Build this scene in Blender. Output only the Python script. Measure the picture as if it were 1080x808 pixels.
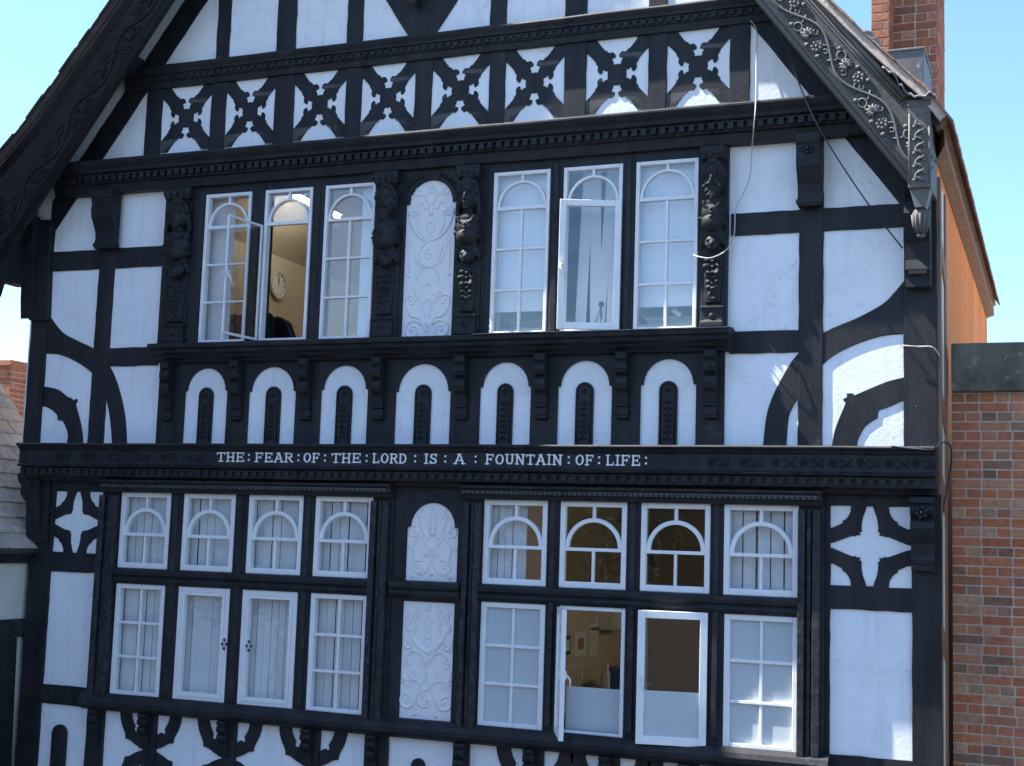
import bpy, bmesh, math, random
from math import radians, sin, cos, pi
from mathutils import Vector, Matrix
from mathutils.geometry import tessellate_polygon
random.seed(7)
for o in list(bpy.data.objects): bpy.data.objects.remove(o)
SC = bpy.context.scene
COL = SC.collection
# ------------------------------------------------------------------ camera
F = 1447.12
def rotm(yaw, pitch, roll):
    f = Vector((sin(yaw)*cos(pitch), cos(yaw)*cos(pitch), sin(pitch)))
    r = Vector((cos(yaw), -sin(yaw), 0)); u = r.cross(f)
    return cos(roll)*r+sin(roll)*u, -sin(roll)*r+cos(roll)*u, f
RGT, UP, FWD = rotm(radians(-22.00689), radians(6.63777), radians(1.86670))
CAM = Vector((0, -10, 5.2))
cd = bpy.data.cameras.new('camera'); co = bpy.data.objects.new('camera', cd); COL.objects.link(co)
cd.sensor_width = 36; cd.lens = 36*F/1080; cd.clip_end = 2000; cd.clip_start = .1
m = Matrix((RGT, UP, -FWD)).transposed().to_4x4(); m.translation = CAM
co.matrix_world = m
SC.camera = co
# ------------------------------------------------------------------ light
SUNDIR = Vector((-.65, -.15, 1)).normalized()
EL = math.asin(SUNDIR.z); AZ = math.atan2(SUNDIR.x, SUNDIR.y)
w = bpy.data.worlds.new('World'); SC.world = w; w.use_nodes = True
nt = w.node_tree; nt.nodes.clear()
sky = nt.nodes.new('ShaderNodeTexSky'); sky.sky_type = 'NISHITA'; sky.sun_disc = False
sky.sun_elevation = EL; sky.sun_rotation = AZ % (2*pi); sky.air_density = 1.0; sky.dust_density = .8; sky.ozone_density = 2.0
bg = nt.nodes.new('ShaderNodeBackground'); bg.inputs[1].default_value = .092
wo = nt.nodes.new('ShaderNodeOutputWorld')
tn = nt.nodes.new('ShaderNodeMix'); tn.data_type = 'RGBA'; tn.blend_type = 'MULTIPLY'; tn.inputs[0].default_value = 1; tn.inputs[7].default_value = (.85, 1.035, 1.20, 1)
nt.links.new(sky.outputs[0], tn.inputs[6]); nt.links.new(tn.outputs[2], bg.inputs[0]); nt.links.new(bg.outputs[0], wo.inputs[0])
sl = bpy.data.lights.new('sun', 'SUN'); sl.energy = 5; sl.angle = radians(.53); sl.color = (1, .95, .87)
so = bpy.data.objects.new('sun', sl); COL.objects.link(so)
so.rotation_euler = SUNDIR.to_track_quat('Z', 'Y').to_euler(); so.location = (-20, -10, 40)
SC.view_settings.view_transform = 'Standard'; SC.view_settings.look = 'None'
SC.view_settings.exposure = 1.72; SC.view_settings.gamma = 1
SC.render.engine = 'CYCLES'
# ------------------------------------------------------------------ survey helpers (photo pixel -> metres on a plane)
def ray(px, py): return (RGT*(px-540) - UP*(py-404) + FWD*F)
def P(px, py, o=0.):
    d = ray(px, py); t = (-o-CAM.y)/d.y; p = CAM+d*t
    return (p.x, p.z)
def PP(pts, o=0.): return [P(x, y, o) for x, y in pts]
def PX(px, py, X):
    d = ray(px, py); t = (X-CAM.x)/d.x; p = CAM+d*t
    return (p.y, p.z)
# ------------------------------------------------------------------ materials
def new_mat(name):
    m = bpy.data.materials.new(name); m.use_nodes = True
    n = m.node_tree.nodes; l = m.node_tree.links
    return m, n, l, n['Principled BSDF']
def node(n, t, **k):
    x = n.new(t)
    for a, b in k.items(): setattr(x, a, b)
    return x
def noise(n, l, scale, detail=5, rough=.6, stretch=None):
    tc = node(n, 'ShaderNodeTexCoord'); mp = node(n, 'ShaderNodeMapping'); no = node(n, 'ShaderNodeTexNoise')
    if stretch: mp.inputs['Scale'].default_value = stretch
    geo = node(n, 'ShaderNodeNewGeometry')
    l.new(geo.outputs['Position'], mp.inputs[0]); l.new(mp.outputs[0], no.inputs['Vector'])
    no.inputs['Scale'].default_value = scale; no.inputs['Detail'].default_value = detail; no.inputs['Roughness'].default_value = rough
    return no.outputs['Fac']
def ramp(n, l, fac, stops):
    r = node(n, 'ShaderNodeValToRGB'); e = r.color_ramp.elements
    while len(e) < len(stops): e.new(.5)
    for q, (p, c) in zip(e, stops): q.position = p; q.color = (*c, 1)
    l.new(fac, r.inputs[0]); return r.outputs[0]
def mix(n, l, fac, a, b, mode='MIX'):
    x = node(n, 'ShaderNodeMix', data_type='RGBA', blend_type=mode)
    if isinstance(fac, (int, float)): x.inputs[0].default_value = fac
    else: l.new(fac, x.inputs[0])
    for s, v in ((6, a), (7, b)):
        if isinstance(v, tuple): x.inputs[s].default_value = (*v, 1)
        else: l.new(v, x.inputs[s])
    return x.outputs[2]
def bump(n, l, b, h, strength, dist=.01):
    x = node(n, 'ShaderNodeBump'); x.inputs['Strength'].default_value = strength; x.inputs['Distance'].default_value = dist
    l.new(h, x.inputs['Height']); l.new(x.outputs[0], b.inputs['Normal'])
def paint(name, c0, c1, rough, scale=3, bstr=.3, stretch=None, fine=60, spots=None, spec=.5, bd=.006, streak=None, wear=0):
    m, n, l, b = new_mat(name)
    a = noise(n, l, scale, 6, .65, stretch)
    c = ramp(n, l, a, [(.3, c0), (.7, c1)])
    if spots:
        s = noise(n, l, spots[0], 4, .7)
        f = ramp(n, l, s, [(spots[1], (0, 0, 0)), (spots[1]+.04, (1, 1, 1))])
        c = mix(n, l, f, c, spots[2])
    if streak:
        f2 = ramp(n, l, noise(n, l, 5, 5, .7, (3, 3, .22)), [(.52, (0, 0, 0)), (.74, (streak[0],)*3)]); c = mix(n, l, f2, c, streak[1])
        f3 = ramp(n, l, noise(n, l, 2.2, 7, .75), [(.50, (0, 0, 0)), (.72, (streak[0]*.8,)*3)]); c = mix(n, l, f3, c, streak[1])
        vo = node(n, 'ShaderNodeTexVoronoi', feature='DISTANCE_TO_EDGE'); vo.inputs['Scale'].default_value = 2.6
        gg = node(n, 'ShaderNodeNewGeometry'); va = node(n, 'ShaderNodeVectorMath', operation='MULTIPLY_ADD'); nn_ = node(n, 'ShaderNodeTexNoise'); nn_.inputs['Scale'].default_value = 4; l.new(gg.outputs['Position'], nn_.inputs['Vector'])
        l.new(nn_.outputs['Color'], va.inputs[0]); va.inputs[1].default_value = (.35, .35, .35); l.new(gg.outputs['Position'], va.inputs[2]); l.new(va.outputs[0], vo.inputs['Vector'])
        f4 = ramp(n, l, vo.outputs['Distance'], [(.0, (streak[2],)*3), (.006, (0, 0, 0))]); c = mix(n, l, f4, c, (.25, .25, .26))
    if wear:
        g = node(n, 'ShaderNodeNewGeometry'); ad = node(n, 'ShaderNodeMath', operation='MULTIPLY_ADD'); l.new(noise(n, l, 18, 6, .75), ad.inputs[0]); ad.inputs[1].default_value = .16; l.new(g.outputs['Pointiness'], ad.inputs[2])
        f5 = ramp(n, l, ad.outputs[0], [(.645, (0, 0, 0)), (.70, (wear,)*3)]); c = mix(n, l, f5, c, (.17, .165, .16))
    l.new(c, b.inputs['Base Color'])
    b.inputs['Roughness'].default_value = rough; b.inputs['Specular IOR Level'].default_value = spec
    bump(n, l, b, noise(n, l, fine, 4, .7, stretch), bstr, bd)
    return m
M = {}
M['black'] = paint('black_paint', (.009, .011, .016), (.030, .030, .034), .5, 2.4, .6, (3, 3, .6), 45, (38, .76, (.11, .105, .10)), .24, wear=.45)
M['carved'] = paint('black_carved_paint', (.009, .010, .014), (.022, .022, .026), .58, 14, .5, None, 90, (60, .76, (.09, .085, .08)), .3)
M['plaster'] = paint('white_plaster', (.78, .82, .855), (.85, .88, .90), .8, 1.6, .35, None, 30, (9, .735, (.62, .61, .58)), .2, .006, streak=(.35, (.50, .51, .50), .28))
M['relief'] = paint('white_relief_paint', (.76, .77, .78), (.83, .83, .83), .6, 3, .25, None, 60)
M['cream'] = paint('cream_plaster', (.60, .59, .52), (.72, .70, .62), .8, 2, .3, None, 30)
M['wframe'] = paint('white_frame_paint', (.75, .77, .78), (.84, .85, .85), .42, 8, .5, None, 60, (24, .70, (.48, .46, .42)))
M['letter'] = paint('white_letter_paint', (.76, .76, .76), (.84, .84, .84), .5)
M['orange'] = paint('orange_render', (.68, .19, .05), (.86, .31, .09), .85, 1.6, .6, (1, 1, .25), 25, (7, .64, (.36, .17, .09)), .2)
M['brownpaint'] = paint('brown_weathered_wood', (.16, .085, .05), (.30, .17, .10), .7, 5, .5, (3, 3, .5), 40)
M['lead'] = paint('lead_sheet', (.08, .084, .09), (.15, .15, .15), .5, 5, .5, None, 18, (9, .66, (.33, .31, .28)))
M['coping'] = paint('dark_stone_coping', (.060, .065, .042), (.19, .18, .145), .9, 3.5, .9, None, 30, (11, .60, (.22, .22, .18)), .3)
M['mortar'] = paint('lime_mortar', (.52, .42, .33), (.72, .60, .48), .9, 12, .9, None, 80)
M['tile'] = paint('clay_roof_tile', (.20, .10, .07), (.36, .23, .17), .85, 4, .8, None, 30, (8, .62, (.36, .33, .27)))
M['darktile'] = paint('dark_tile', (.03, .028, .024), (.085, .07, .055), .9, 6, .8)  # darker tile copy; on the left verge its tone stands in for shade
M['bedding'] = paint('pale_mortar_bedding', (.38, .31, .26), (.55, .47, .40), .9, 7, .8, None, 40, (16, .62, (.24, .19, .16)))
M['wallpaper'] = paint('beige_wall_paint', (.60, .53, .41), (.64, .57, .45), .8, 1, .1)
M['ceiling'] = paint('cream_ceiling_paint', (.55, .50, .40), (.58, .53, .42), .8, 1, .1)
M['carpet'] = paint('brown_carpet', (.12, .10, .08), (.16, .13, .10), .95)
M['blind'] = paint('white_blind_fabric', (.80, .82, .84), (.85, .86, .87), .8, 2, .1)
M['dark'] = paint('dark_plastic', (.015, .015, .017), (.03, .03, .032), .4)
M['iron'] = paint('black_iron', (.01, .01, .01), (.03, .03, .03), .5)
M['cable_w'] = paint('grey_cable_sheath', (.50, .46, .42), (.62, .58, .54), .5)
M['paper'] = paint('white_paper', (.72, .72, .70), (.78, .78, .76), .7)
M['card'] = paint('brown_card', (.28, .16, .08), (.38, .22, .12), .7)
M['blue'] = paint('blue_plastic', (.02, .09, .22), (.03, .12, .28), .4)
M['red'] = paint('red_plastic', (.5, .03, .02), (.55, .05, .03), .4)
M['skin'] = paint('skin', (.50, .30, .21), (.56, .34, .25), .5)
M['hair'] = paint('dark_brown_hair', (.012, .009, .007), (.03, .022, .016), .5, 30, .8)
M['jacket'] = paint('dark_green_knit', (.014, .022, .020), (.035, .05, .045), .85, 30, .8)
M['trouser'] = paint('navy_cloth', (.012, .014, .03), (.02, .024, .045), .85)
M['asphalt'] = paint('asphalt', (.045, .045, .045), (.06, .06, .06), .9, 8, .5)
M['paving'] = paint('stone_paving', (.07, .07, .07), (.11, .11, .105), .9, 3, .4)
M['gravel'] = paint('pale_flat_roofing', (.34, .30, .25), (.46, .41, .34), .95, 10, .5)
M['sand'] = paint('sandstone', (.16, .10, .08), (.24, .16, .12), .9, 4, .6)
def varied(name, cols, rough, bstr, scale=30, dirt=(.0, (.05, .05, .05))):
    """base colour picked per brick / slate from the mesh attribute 'tone'"""
    m, n, l, b = new_mat(name)
    at = node(n, 'ShaderNodeAttribute', attribute_name='tone')
    k = len(cols)
    c = ramp(n, l, at.outputs['Fac'], [(i/(k-1), q) for i, q in enumerate(cols)])
    v = noise(n, l, scale, 6, .7)
    v2 = ramp(n, l, v, [(.3, (.62, .62, .62)), (.72, (1.25, 1.22, 1.2))])
    c = mix(n, l, 1.0, c, v2, 'MULTIPLY')
    if dirt[0]:
        g = ramp(n, l, noise(n, l, 2.3, 6, .7), [(.45, (0, 0, 0)), (.75, (dirt[0],)*3)])
        c = mix(n, l, g, c, dirt[1])
    l.new(c, b.inputs['Base Color']); b.inputs['Roughness'].default_value = rough
    b.inputs['Specular IOR Level'].default_value = .25
    bump(n, l, b, noise(n, l, scale*2.5, 5, .75), bstr, .008)
    return m
M['brick'] = varied('red_brick', [(.50, .155, .07), (.55, .20, .10), (.42, .13, .065), (.58, .27, .15), (.48, .17, .09), (.25, .14, .09), (.52, .32, .20), (.52, .17, .075)], .9, .9, 28, (.45, (.22, .17, .14)))
M['chbrick'] = varied('orange_chimney_brick', [(.40, .15, .085), (.46, .19, .11), (.34, .12, .075), (.50, .25, .16), (.24, .11, .085), (.44, .17, .10)], .9, .8, 28, (.3, (.17, .11, .09)))
M['slate'] = varied('grey_pink_slate', [(.50, .40, .33), (.58, .47, .38), (.42, .34, .30), (.64, .54, .44), (.52, .39, .31)], .75, .6, 14, (.4, (.13, .12, .10)))
def carved_worn_lit():
    m, n, l, b = new_mat('worn_sunlit_carved_paint')
    g = node(n, 'ShaderNodeNewGeometry')
    a = noise(n, l, 25, 6, .7)
    ad = node(n, 'ShaderNodeMath', operation='MULTIPLY_ADD'); l.new(a, ad.inputs[0]); ad.inputs[1].default_value = .10; l.new(g.outputs['Pointiness'], ad.inputs[2])
    c = ramp(n, l, ad.outputs[0], [(.555, (.018, .018, .019)), (.63, (.13, .125, .12))])  # pale ridges: weathering plus sunlit highlights painted into the colour
    l.new(c, b.inputs['Base Color']); b.inputs['Roughness'].default_value = .6; b.inputs['Specular IOR Level'].default_value = .3
    bump(n, l, b, noise(n, l, 70, 4, .7), .5, .006)
    return m
M['worn_lit'] = carved_worn_lit()
def glass_mat(name, tint=(1, 1, 1), wave=.25, f0=.09):
    m = bpy.data.materials.new(name); m.use_nodes = True; n = m.node_tree.nodes; l = m.node_tree.links; n.clear()
    out = node(n, 'ShaderNodeOutputMaterial'); mx = node(n, 'ShaderNodeMixShader'); tr = node(n, 'ShaderNodeBsdfTransparent'); gl = node(n, 'ShaderNodeBsdfGlossy')
    lw = node(n, 'ShaderNodeLayerWeight'); lw.inputs[0].default_value = .5
    pw_ = node(n, 'ShaderNodeMath', operation='POWER'); l.new(lw.outputs['Facing'], pw_.inputs[0]); pw_.inputs[1].default_value = 5
    fr = node(n, 'ShaderNodeMath', operation='MULTIPLY_ADD'); l.new(pw_.outputs[0], fr.inputs[0]); fr.inputs[1].default_value = .9; fr.inputs[2].default_value = f0
    tr.inputs[0].default_value = (*tint, 1); gl.inputs['Roughness'].default_value = .02
    ml = node(n, 'ShaderNodeMath', operation='MULTIPLY'); l.new(fr.outputs[0], ml.inputs[0]); ml.inputs[1].default_value = 1.0
    bm = node(n, 'ShaderNodeBump'); bm.inputs['Strength'].default_value = wave; bm.inputs['Distance'].default_value = .02
    l.new(noise(n, l, 5, 2, .5), bm.inputs['Height']); l.new(bm.outputs[0], gl.inputs['Normal'])
    l.new(ml.outputs[0], mx.inputs[0]); l.new(tr.outputs[0], mx.inputs[1]); l.new(gl.outputs[0], mx.inputs[2]); l.new(mx.outputs[0], out.inputs[0])
    return m
M['glass'] = glass_mat('window_glass', (.97, .98, .98))
def frosted():
    m = bpy.data.materials.new('frosted_glass'); m.use_nodes = True; n = m.node_tree.nodes; l = m.node_tree.links; n.clear()
    out = node(n, 'ShaderNodeOutputMaterial'); a = node(n, 'ShaderNodeMixShader'); b = node(n, 'ShaderNodeMixShader')
    d = node(n, 'ShaderNodeBsdfDiffuse'); t = node(n, 'ShaderNodeBsdfTranslucent'); g = node(n, 'ShaderNodeBsdfGlossy')
    d.inputs[0].default_value = (.70, .78, .82, 1); t.inputs[0].default_value = (.8, .85, .85, 1); g.inputs['Roughness'].default_value = .08
    a.inputs[0].default_value = .35; l.new(d.outputs[0], a.inputs[1]); l.new(t.outputs[0], a.inputs[2])
    b.inputs[0].default_value = .08; l.new(a.outputs[0], b.inputs[1]); l.new(g.outputs[0], b.inputs[2]); l.new(b.outputs[0], out.inputs[0])
    return m
M['frost'] = frosted()
def emit(name, c, s):
    m, n, l, b = new_mat(name); b.inputs['Emission Color'].default_value = (*c, 1); b.inputs['Emission Strength'].default_value = s
    b.inputs['Base Color'].default_value = (*c, 1); return m
M['filltube'] = emit('added_fill_tube', (1, .92, .78), 9)  # tube of the added lamp in the lower right room
M['mirror'] = glass_mat('reflective_window_glass', (.9, .92, .92), .3, .20)
M['dimglass'] = glass_mat('dimming_window_glass', (.62, .62, .42))  # olive tint darkens the panes, standing in for a dim room behind
M['tube'] = emit('lit_fluorescent_tube', (1, .92, .78), 9)
# ------------------------------------------------------------------ mesh builder
class MB:
    def __init__(s): s.v = []; s.f = []; s.t = []; s.sm = []
    def add(s, vs, fs, tone=.5, smooth=False):
        k = len(s.v); s.v += [tuple(v) for v in vs]
        for f in fs: s.f.append([i+k for i in f]); s.t.append(tone); s.sm.append(smooth)
    def box(s, x0, x1, o0, o1, z0, z1, tone=.5):          # o = metres out of the facade (towards -Y)
        if x0 > x1: x0, x1 = x1, x0
        a, b = -o1, -o0
        if a > b: a, b = b, a
        vs = [(x, y, z) for x in (x0, x1) for y in (a, b) for z in (z0, z1)]
        s.add(vs, [(0, 1, 3, 2), (4, 6, 7, 5), (0, 4, 5, 1), (2, 3, 7, 6), (0, 2, 6, 4), (1, 5, 7, 3)], tone)
    def obox(s, c, u, v, n, tone=.5):                    # oriented box, half-vectors
        c, u, v, n = map(Vector, (c, u, v, n))
        vs = [c+a*u+b*v+d*n for a in (-1, 1) for b in (-1, 1) for d in (-1, 1)]
        s.add(vs, [(0, 1, 3, 2), (4, 6, 7, 5), (0, 4, 5, 1), (2, 3, 7, 6), (0, 2, 6, 4), (1, 5, 7, 3)], tone)
    def prism(s, pts, o0, o1, holes=(), rough=0., tone=.5):
        rings = [list(pts)]+[list(h) for h in holes]
        if rough:
            rr = []
            for r in rings:
                q = []
                for i, a in enumerate(r):
                    b = r[(i+1) % len(r)]; d = math.hypot(b[0]-a[0], b[1]-a[1]); k = max(1, int(d/.09))
                    for j in range(k):
                        t = j/k; x = a[0]+(b[0]-a[0])*t; z = a[1]+(b[1]-a[1])*t
                        if j: x += random.uniform(-rough, rough); z += random.uniform(-rough, rough)
                        q.append((x, z))
                rr.append(q)
            rings = rr
        tri = tessellate_polygon([[Vector((x, z, 0)) for x, z in r] for r in rings])
        flat = [p for r in rings for p in r]; n = len(flat)
        vs = [(x, -o1, z) for x, z in flat]+[(x, -o0, z) for x, z in flat]
        fs = [tuple(t) for t in tri]+[tuple(i+n for i in reversed(t)) for t in tri]
        k = 0
        for r in rings:
            m_ = len(r)
            for i in range(m_): a, b = k+i, k+(i+1) % m_; fs.append((a, b, b+n, a+n))
            k += m_
        s.add(vs, fs, tone)
    def sweep(s, prof, x0, x1, wob=0.):                        # prof (o,z) closed polygon swept along X
        n = len(prof); k = max(1, int(abs(x1-x0)/.35)) if wob else 1
        vs = []
        for i in range(k+1):
            dz = random.uniform(-wob, wob) if 0 < i < k else 0; dO = random.uniform(-wob, wob) if 0 < i < k else 0
            vs += [(x0+(x1-x0)*i/k, -o-dO, z+dz) for o, z in prof]
        fs = [tuple(range(n)), tuple(reversed(range(k*n, k*n+n)))]
        for i in range(k):
            for j in range(n): a, b = i*n+j, i*n+(j+1) % n; fs.append((a, b, b+n, a+n))
        s.add(vs, fs)
    def tube(s, pts, r, seg=6, closed=False, flat=1.):
        pts = [Vector(p) for p in pts]; n = len(pts)
        if n < 2: return
        rs = r if isinstance(r, (list, tuple)) else [r]*n
        vs = []
        for i, p in enumerate(pts):
            t = (pts[(i+1) % n] if (closed or i < n-1) else p)-(pts[i-1] if (closed or i > 0) else p)
            t.normalize(); ax = Vector((0, 1, 0)) if abs(t.y) < .9 else Vector((1, 0, 0))
            a = t.cross(ax).normalized(); b = t.cross(a)
            vs += [p+a*cos(2*pi*j/seg)*rs[i]+b*sin(2*pi*j/seg)*rs[i]*flat for j in range(seg)]
        fs = []
        for i in range(n if closed else n-1):
            for j in range(seg):
                i2 = (i+1) % n; fs.append((i*seg+j, i*seg+(j+1) % seg, i2*seg+(j+1) % seg, i2*seg+j))
        if not closed: fs += [tuple(range(seg)), tuple(reversed(range((n-1)*seg, n*seg)))]
        s.add(vs, fs, smooth=True)
    def ball(s, c, r, seg=10, rings=6, rot=None):
        if isinstance(r, (int, float)): r = (r, r, r)
        c = Vector(c); vs = []; fs = []
        R_ = rot or Matrix.Identity(3)
        for i in range(rings+1):
            th = pi*i/rings
            for j in range(seg):
                ph = 2*pi*j/seg; vs.append(c+R_ @ Vector((r[0]*sin(th)*cos(ph), r[1]*sin(th)*sin(ph), r[2]*cos(th))))
        for i in range(rings):
            for j in range(seg): fs.append((i*seg+j, i*seg+(j+1) % seg, (i+1)*seg+(j+1) % seg, (i+1)*seg+j))
        s.add(vs, fs, smooth=True)
    def lathe(s, cx, cy, prof, seg=14):                   # prof (r,z)
        vs = [(cx+r*cos(2*pi*j/seg), cy+r*sin(2*pi*j/seg), z) for r, z in prof for j in range(seg)]
        fs = [(i*seg+j, i*seg+(j+1) % seg, (i+1)*seg+(j+1) % seg, (i+1)*seg+j) for i in range(len(prof)-1) for j in range(seg)]
        fs += [tuple(range(seg)), tuple(range((len(prof)-1)*seg, len(prof)*seg))]
        s.add(vs, fs, smooth=True)
WORLD = {}
def obj(name, mb, mat, parent=None, bev=0., smooth=False, remesh=0., label=None):
    xs = [v[0] for v in mb.v]; ys = [v[1] for v in mb.v]; zs = [v[2] for v in mb.v]
    c = Vector(((min(xs)+max(xs))/2, (min(ys)+max(ys))/2, min(zs)))
    me = bpy.data.meshes.new(name)
    me.from_pydata([(x-c.x, y-c.y, z-c.z) for x, y, z in mb.v], [], mb.f)
    if any(mb.sm) or smooth:
        me.polygons.foreach_set('use_smooth', [bool(a or smooth) for a in mb.sm])
    at = me.attributes.new('tone', 'FLOAT', 'FACE'); at.data.foreach_set('value', mb.t)
    me.materials.append(M[mat] if isinstance(mat, str) else mat); me.validate()
    bm = bmesh.new(); bm.from_mesh(me); bmesh.ops.recalc_face_normals(bm, faces=bm.faces); bm.to_mesh(me); bm.free()
    o = bpy.data.objects.new(name, me); COL.objects.link(o)
    if parent is not None: o.parent = parent; o.location = c-WORLD[parent.name]
    else: o.location = c
    WORLD[o.name] = c
    if remesh:
        r = o.modifiers.new('r', 'REMESH'); r.mode = 'VOXEL'; r.voxel_size = remesh; r.use_smooth_shade = True
        q = o.modifiers.new('s', 'SMOOTH'); q.iterations = 2; q.factor = .4
    if bev:
        b = o.modifiers.new('b', 'BEVEL'); b.width = bev; b.segments = 2; b.limit_method = 'ANGLE'; b.angle_limit = radians(35)
    if label: o['label'] = label
    return o
def thing(name, label, cat, loc, group=None, kind=None):
    o = bpy.data.objects.new(name, None); COL.objects.link(o); o.location = loc; o.empty_display_size = .2
    WORLD[o.name] = Vector(loc); return tag(o, label, cat, group, kind)
def tag(o, label, cat, group=None, kind=None):
    if label: o['label'] = label
    if cat: o['category'] = cat
    if group: o['group'] = group
    if kind: o['kind'] = kind
    return o
def bake_(o):
    dg = bpy.context.evaluated_depsgraph_get(); me = bpy.data.meshes.new_from_object(o.evaluated_get(dg))
    o.modifiers.clear(); o.data = me; return o
def part(name, mat, parent, fn, **k):
    mb = MB(); fn(mb); return obj(name, mb, mat, parent, **k)
def arc(cx, cz, r, a0, a1, n=14, rz=None):
    rz = rz or r
    return [(cx+r*cos(radians(a0+(a1-a0)*i/n)), cz+rz*sin(radians(a0+(a1-a0)*i/n))) for i in range(n+1)]
def smoothpoly(pts, k=4):
    """open Catmull-Rom through pts"""
    q = []
    for i in range(len(pts)-1):
        p0 = pts[max(i-1, 0)]; p1 = pts[i]; p2 = pts[i+1]; p3 = pts[min(i+2, len(pts)-1)]
        for j in range(k):
            t = j/k
            q.append(tuple(.5*((2*p1[a])+(-p0[a]+p2[a])*t+(2*p0[a]-5*p1[a]+4*p2[a]-p3[a])*t*t+(-p0[a]+3*p1[a]-3*p2[a]+p3[a])*t**3) for a in range(len(p1))))
    q.append(tuple(pts[-1])); return q
# ================================================================== SETTING
g = MB(); g.add([(-400, -400, 0), (400, -400, 0), (400, 400, 0), (-400, 400, 0)], [(0, 1, 2, 3)])
tag(obj('ground', g, 'paving'), None, None, kind='structure')
g = MB(); g.box(-60, 60, 3.0, 11, -.05, .004)
tag(obj('road', g, 'asphalt'), None, None, kind='structure')
g = MB(); g.box(-60, 60, .6, 3.0, -.05, .12)
tag(obj('pavement', g, 'paving'), None, None, kind='structure')
# ================================================================== THE TIMBER HOUSE
XL, XR, CX = -8.90, -.82, -4.857
H = thing('timber_framed_house', 'tall black and white timbered gabled house with white lettering on its middle beam', 'house', (CX, 0, 0))
def hp(name, mat, fn, **k): return part(name, mat, H, fn, **k)
ZB = 5.96     # top of the inscribed beam
# windows: (top-left, top-right, bottom-left, bottom-right) surveyed at the frame plane
OW = .06
def rect(tl, tr, bl, br, o):
    a, b, c, d = (P(*q, o) for q in (tl, tr, bl, br))
    return (a[0]+c[0])/2, (b[0]+d[0])/2, (c[1]+d[1])/2, (a[1]+b[1])/2
UZ0, UZ1 = P(388, 358, OW)[1], P(343.7, 195.8, OW)[1]
ux = [(217.9, 265.7, 201), (280.3, 330, 198), (343.7, 396.5, 193), (521.3, 580.5, 181), (594.9, 657, 174.5), (671.3, 737, 168.5)]
UW = [(P(a, y, OW)[0], P(b, y, OW)[0], UZ0, UZ1) for a, b, y in ux]
TZ0, TZ1 = P(390, 610.5, OW)[1], P(393.9, 524.3, OW)[1]
tx = [(128.7, 180.7, 520), (194.5, 248.8, 521), (263, 320.3, 523), (333.3, 393.9, 524), (511, 578, 527), (591.5, 661.7, 529.6), (676.5, 749.6, 531), (763.9, 842.4, 532.5)]
TW = [(P(a, y, OW)[0], P(b, y, OW)[0], TZ0, TZ1) for a, b, y in tx]
BZ0, BZ1 = P(381.4, 756.6, OW)[1], P(328, 625.3, OW)[1]
bx = [(122.7, 174.2, 616), (188.5, 242.6, 620), (256, 314, 622.7), (328, 388, 626.5), (507.5, 575.4, 634), (590.5, 659.6, 639.6), (677, 746.5, 643), (763.9, 842.4, 648.5)]
BW = [(P(a, y, OW)[0], P(b, y, OW)[0], BZ0, BZ1) for a, b, y in bx]
def hole(x0, x1, z0, z1): return [(x0, z0), (x1, z0), (x1, z1), (x0, z1)]
def gable_x(z, side, inset=0.):
    s = (13.2-z)/1.33
    return CX+side*(s-inset)
# ---- walls (white plaster face)
def f(mb):
    z1 = 8.05
    pts = [(XL+.02, 5.75), (XR-.02, 5.75), (XR-.02, 8.2), (-1.16, 8.58), (-1.557, 9.04), (CX, 13.48), (-7.80, 9.73), (-8.60, 8.76), (XL+.02, 8.42)]
    mb.prism(pts, -.22, 0, holes=[hole(UW[0][0]-.02, UW[2][1]+.02, UZ0-.02, UZ1+.02), hole(UW[3][0]-.02, UW[5][1]+.02, UZ0-.02, UZ1+.02)])
hp('upper_wall', 'plaster', f)
def f(mb):
    pts = [(-8.64, 2.9), (XR-.02, 2.9), (XR-.02, 5.74), (-8.64, 5.74)]
    mb.prism(pts, -.22, 0, holes=[hole(TW[0][0]-.02, TW[3][1]+.02, BZ0-.02, TZ1+.02), hole(TW[4][0]-.02, TW[7][1]+.02, BZ0-.02, TZ1+.02)])
hp('lower_wall', 'plaster', f)
# ---- mouldings
def teeth(mb, x0, x1, step, fill, z0, z1, o0, o1):
    pts = [(x0, z1)]; x = x0; zt_ = z1-.012
    while x < x1-step*.6:
        a = z0+random.uniform(-.002, .002); pts += [(x, a), (x+step*fill, a), (x+step*fill, zt_), (x+step, zt_)]; x += step
    pts[-1] = (x-step*(1-fill)*.5, zt_); pts.append((x-step*(1-fill)*.5, z1))
    mb.prism(pts, o0, o1)
def cornice(name, x0, x1, z0, z1, o, prof=None, step=.075, dz=None, base=0.):
    h = z1-z0
    def f(mb):
        mb.sweep([(base, z0), (o*.35, z0), (o*.42, z0+h*.28), (o*.55, z0+h*.30), (o*.55, z0+h*.55), (o*.80, z0+h*.60), (o*.83, z0+h*.70),
                  (o*.93, z0+h*.80), (o, z0+h*.90), (o, z1-.012), (o*.95, z1), (base, z1+.012)], x0, x1, .0025)
    c = hp(name, 'black', f, bev=.003)
    def g_(mb):
        teeth(mb, x0+.02, x1-.01, step, .62, z0+h*.35, z0+h*.56, o*.56, o*.70)
    obj('dentil_course', (lambda q: (g_(q), q)[1])(MB()), 'black', c, bev=.003)
    return c
z_lct = P(520, 132.6, .2)[1]; z_lcb = 8.235
z_uct = 9.388; z_ucb = 9.19
lc = cornice('lower_cornice', -8.62, -1.30, z_lcb, z_lct, .26)
uc = cornice('upper_cornice', -7.95, -1.95, z_ucb, z_uct, .10, step=.07)
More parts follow.
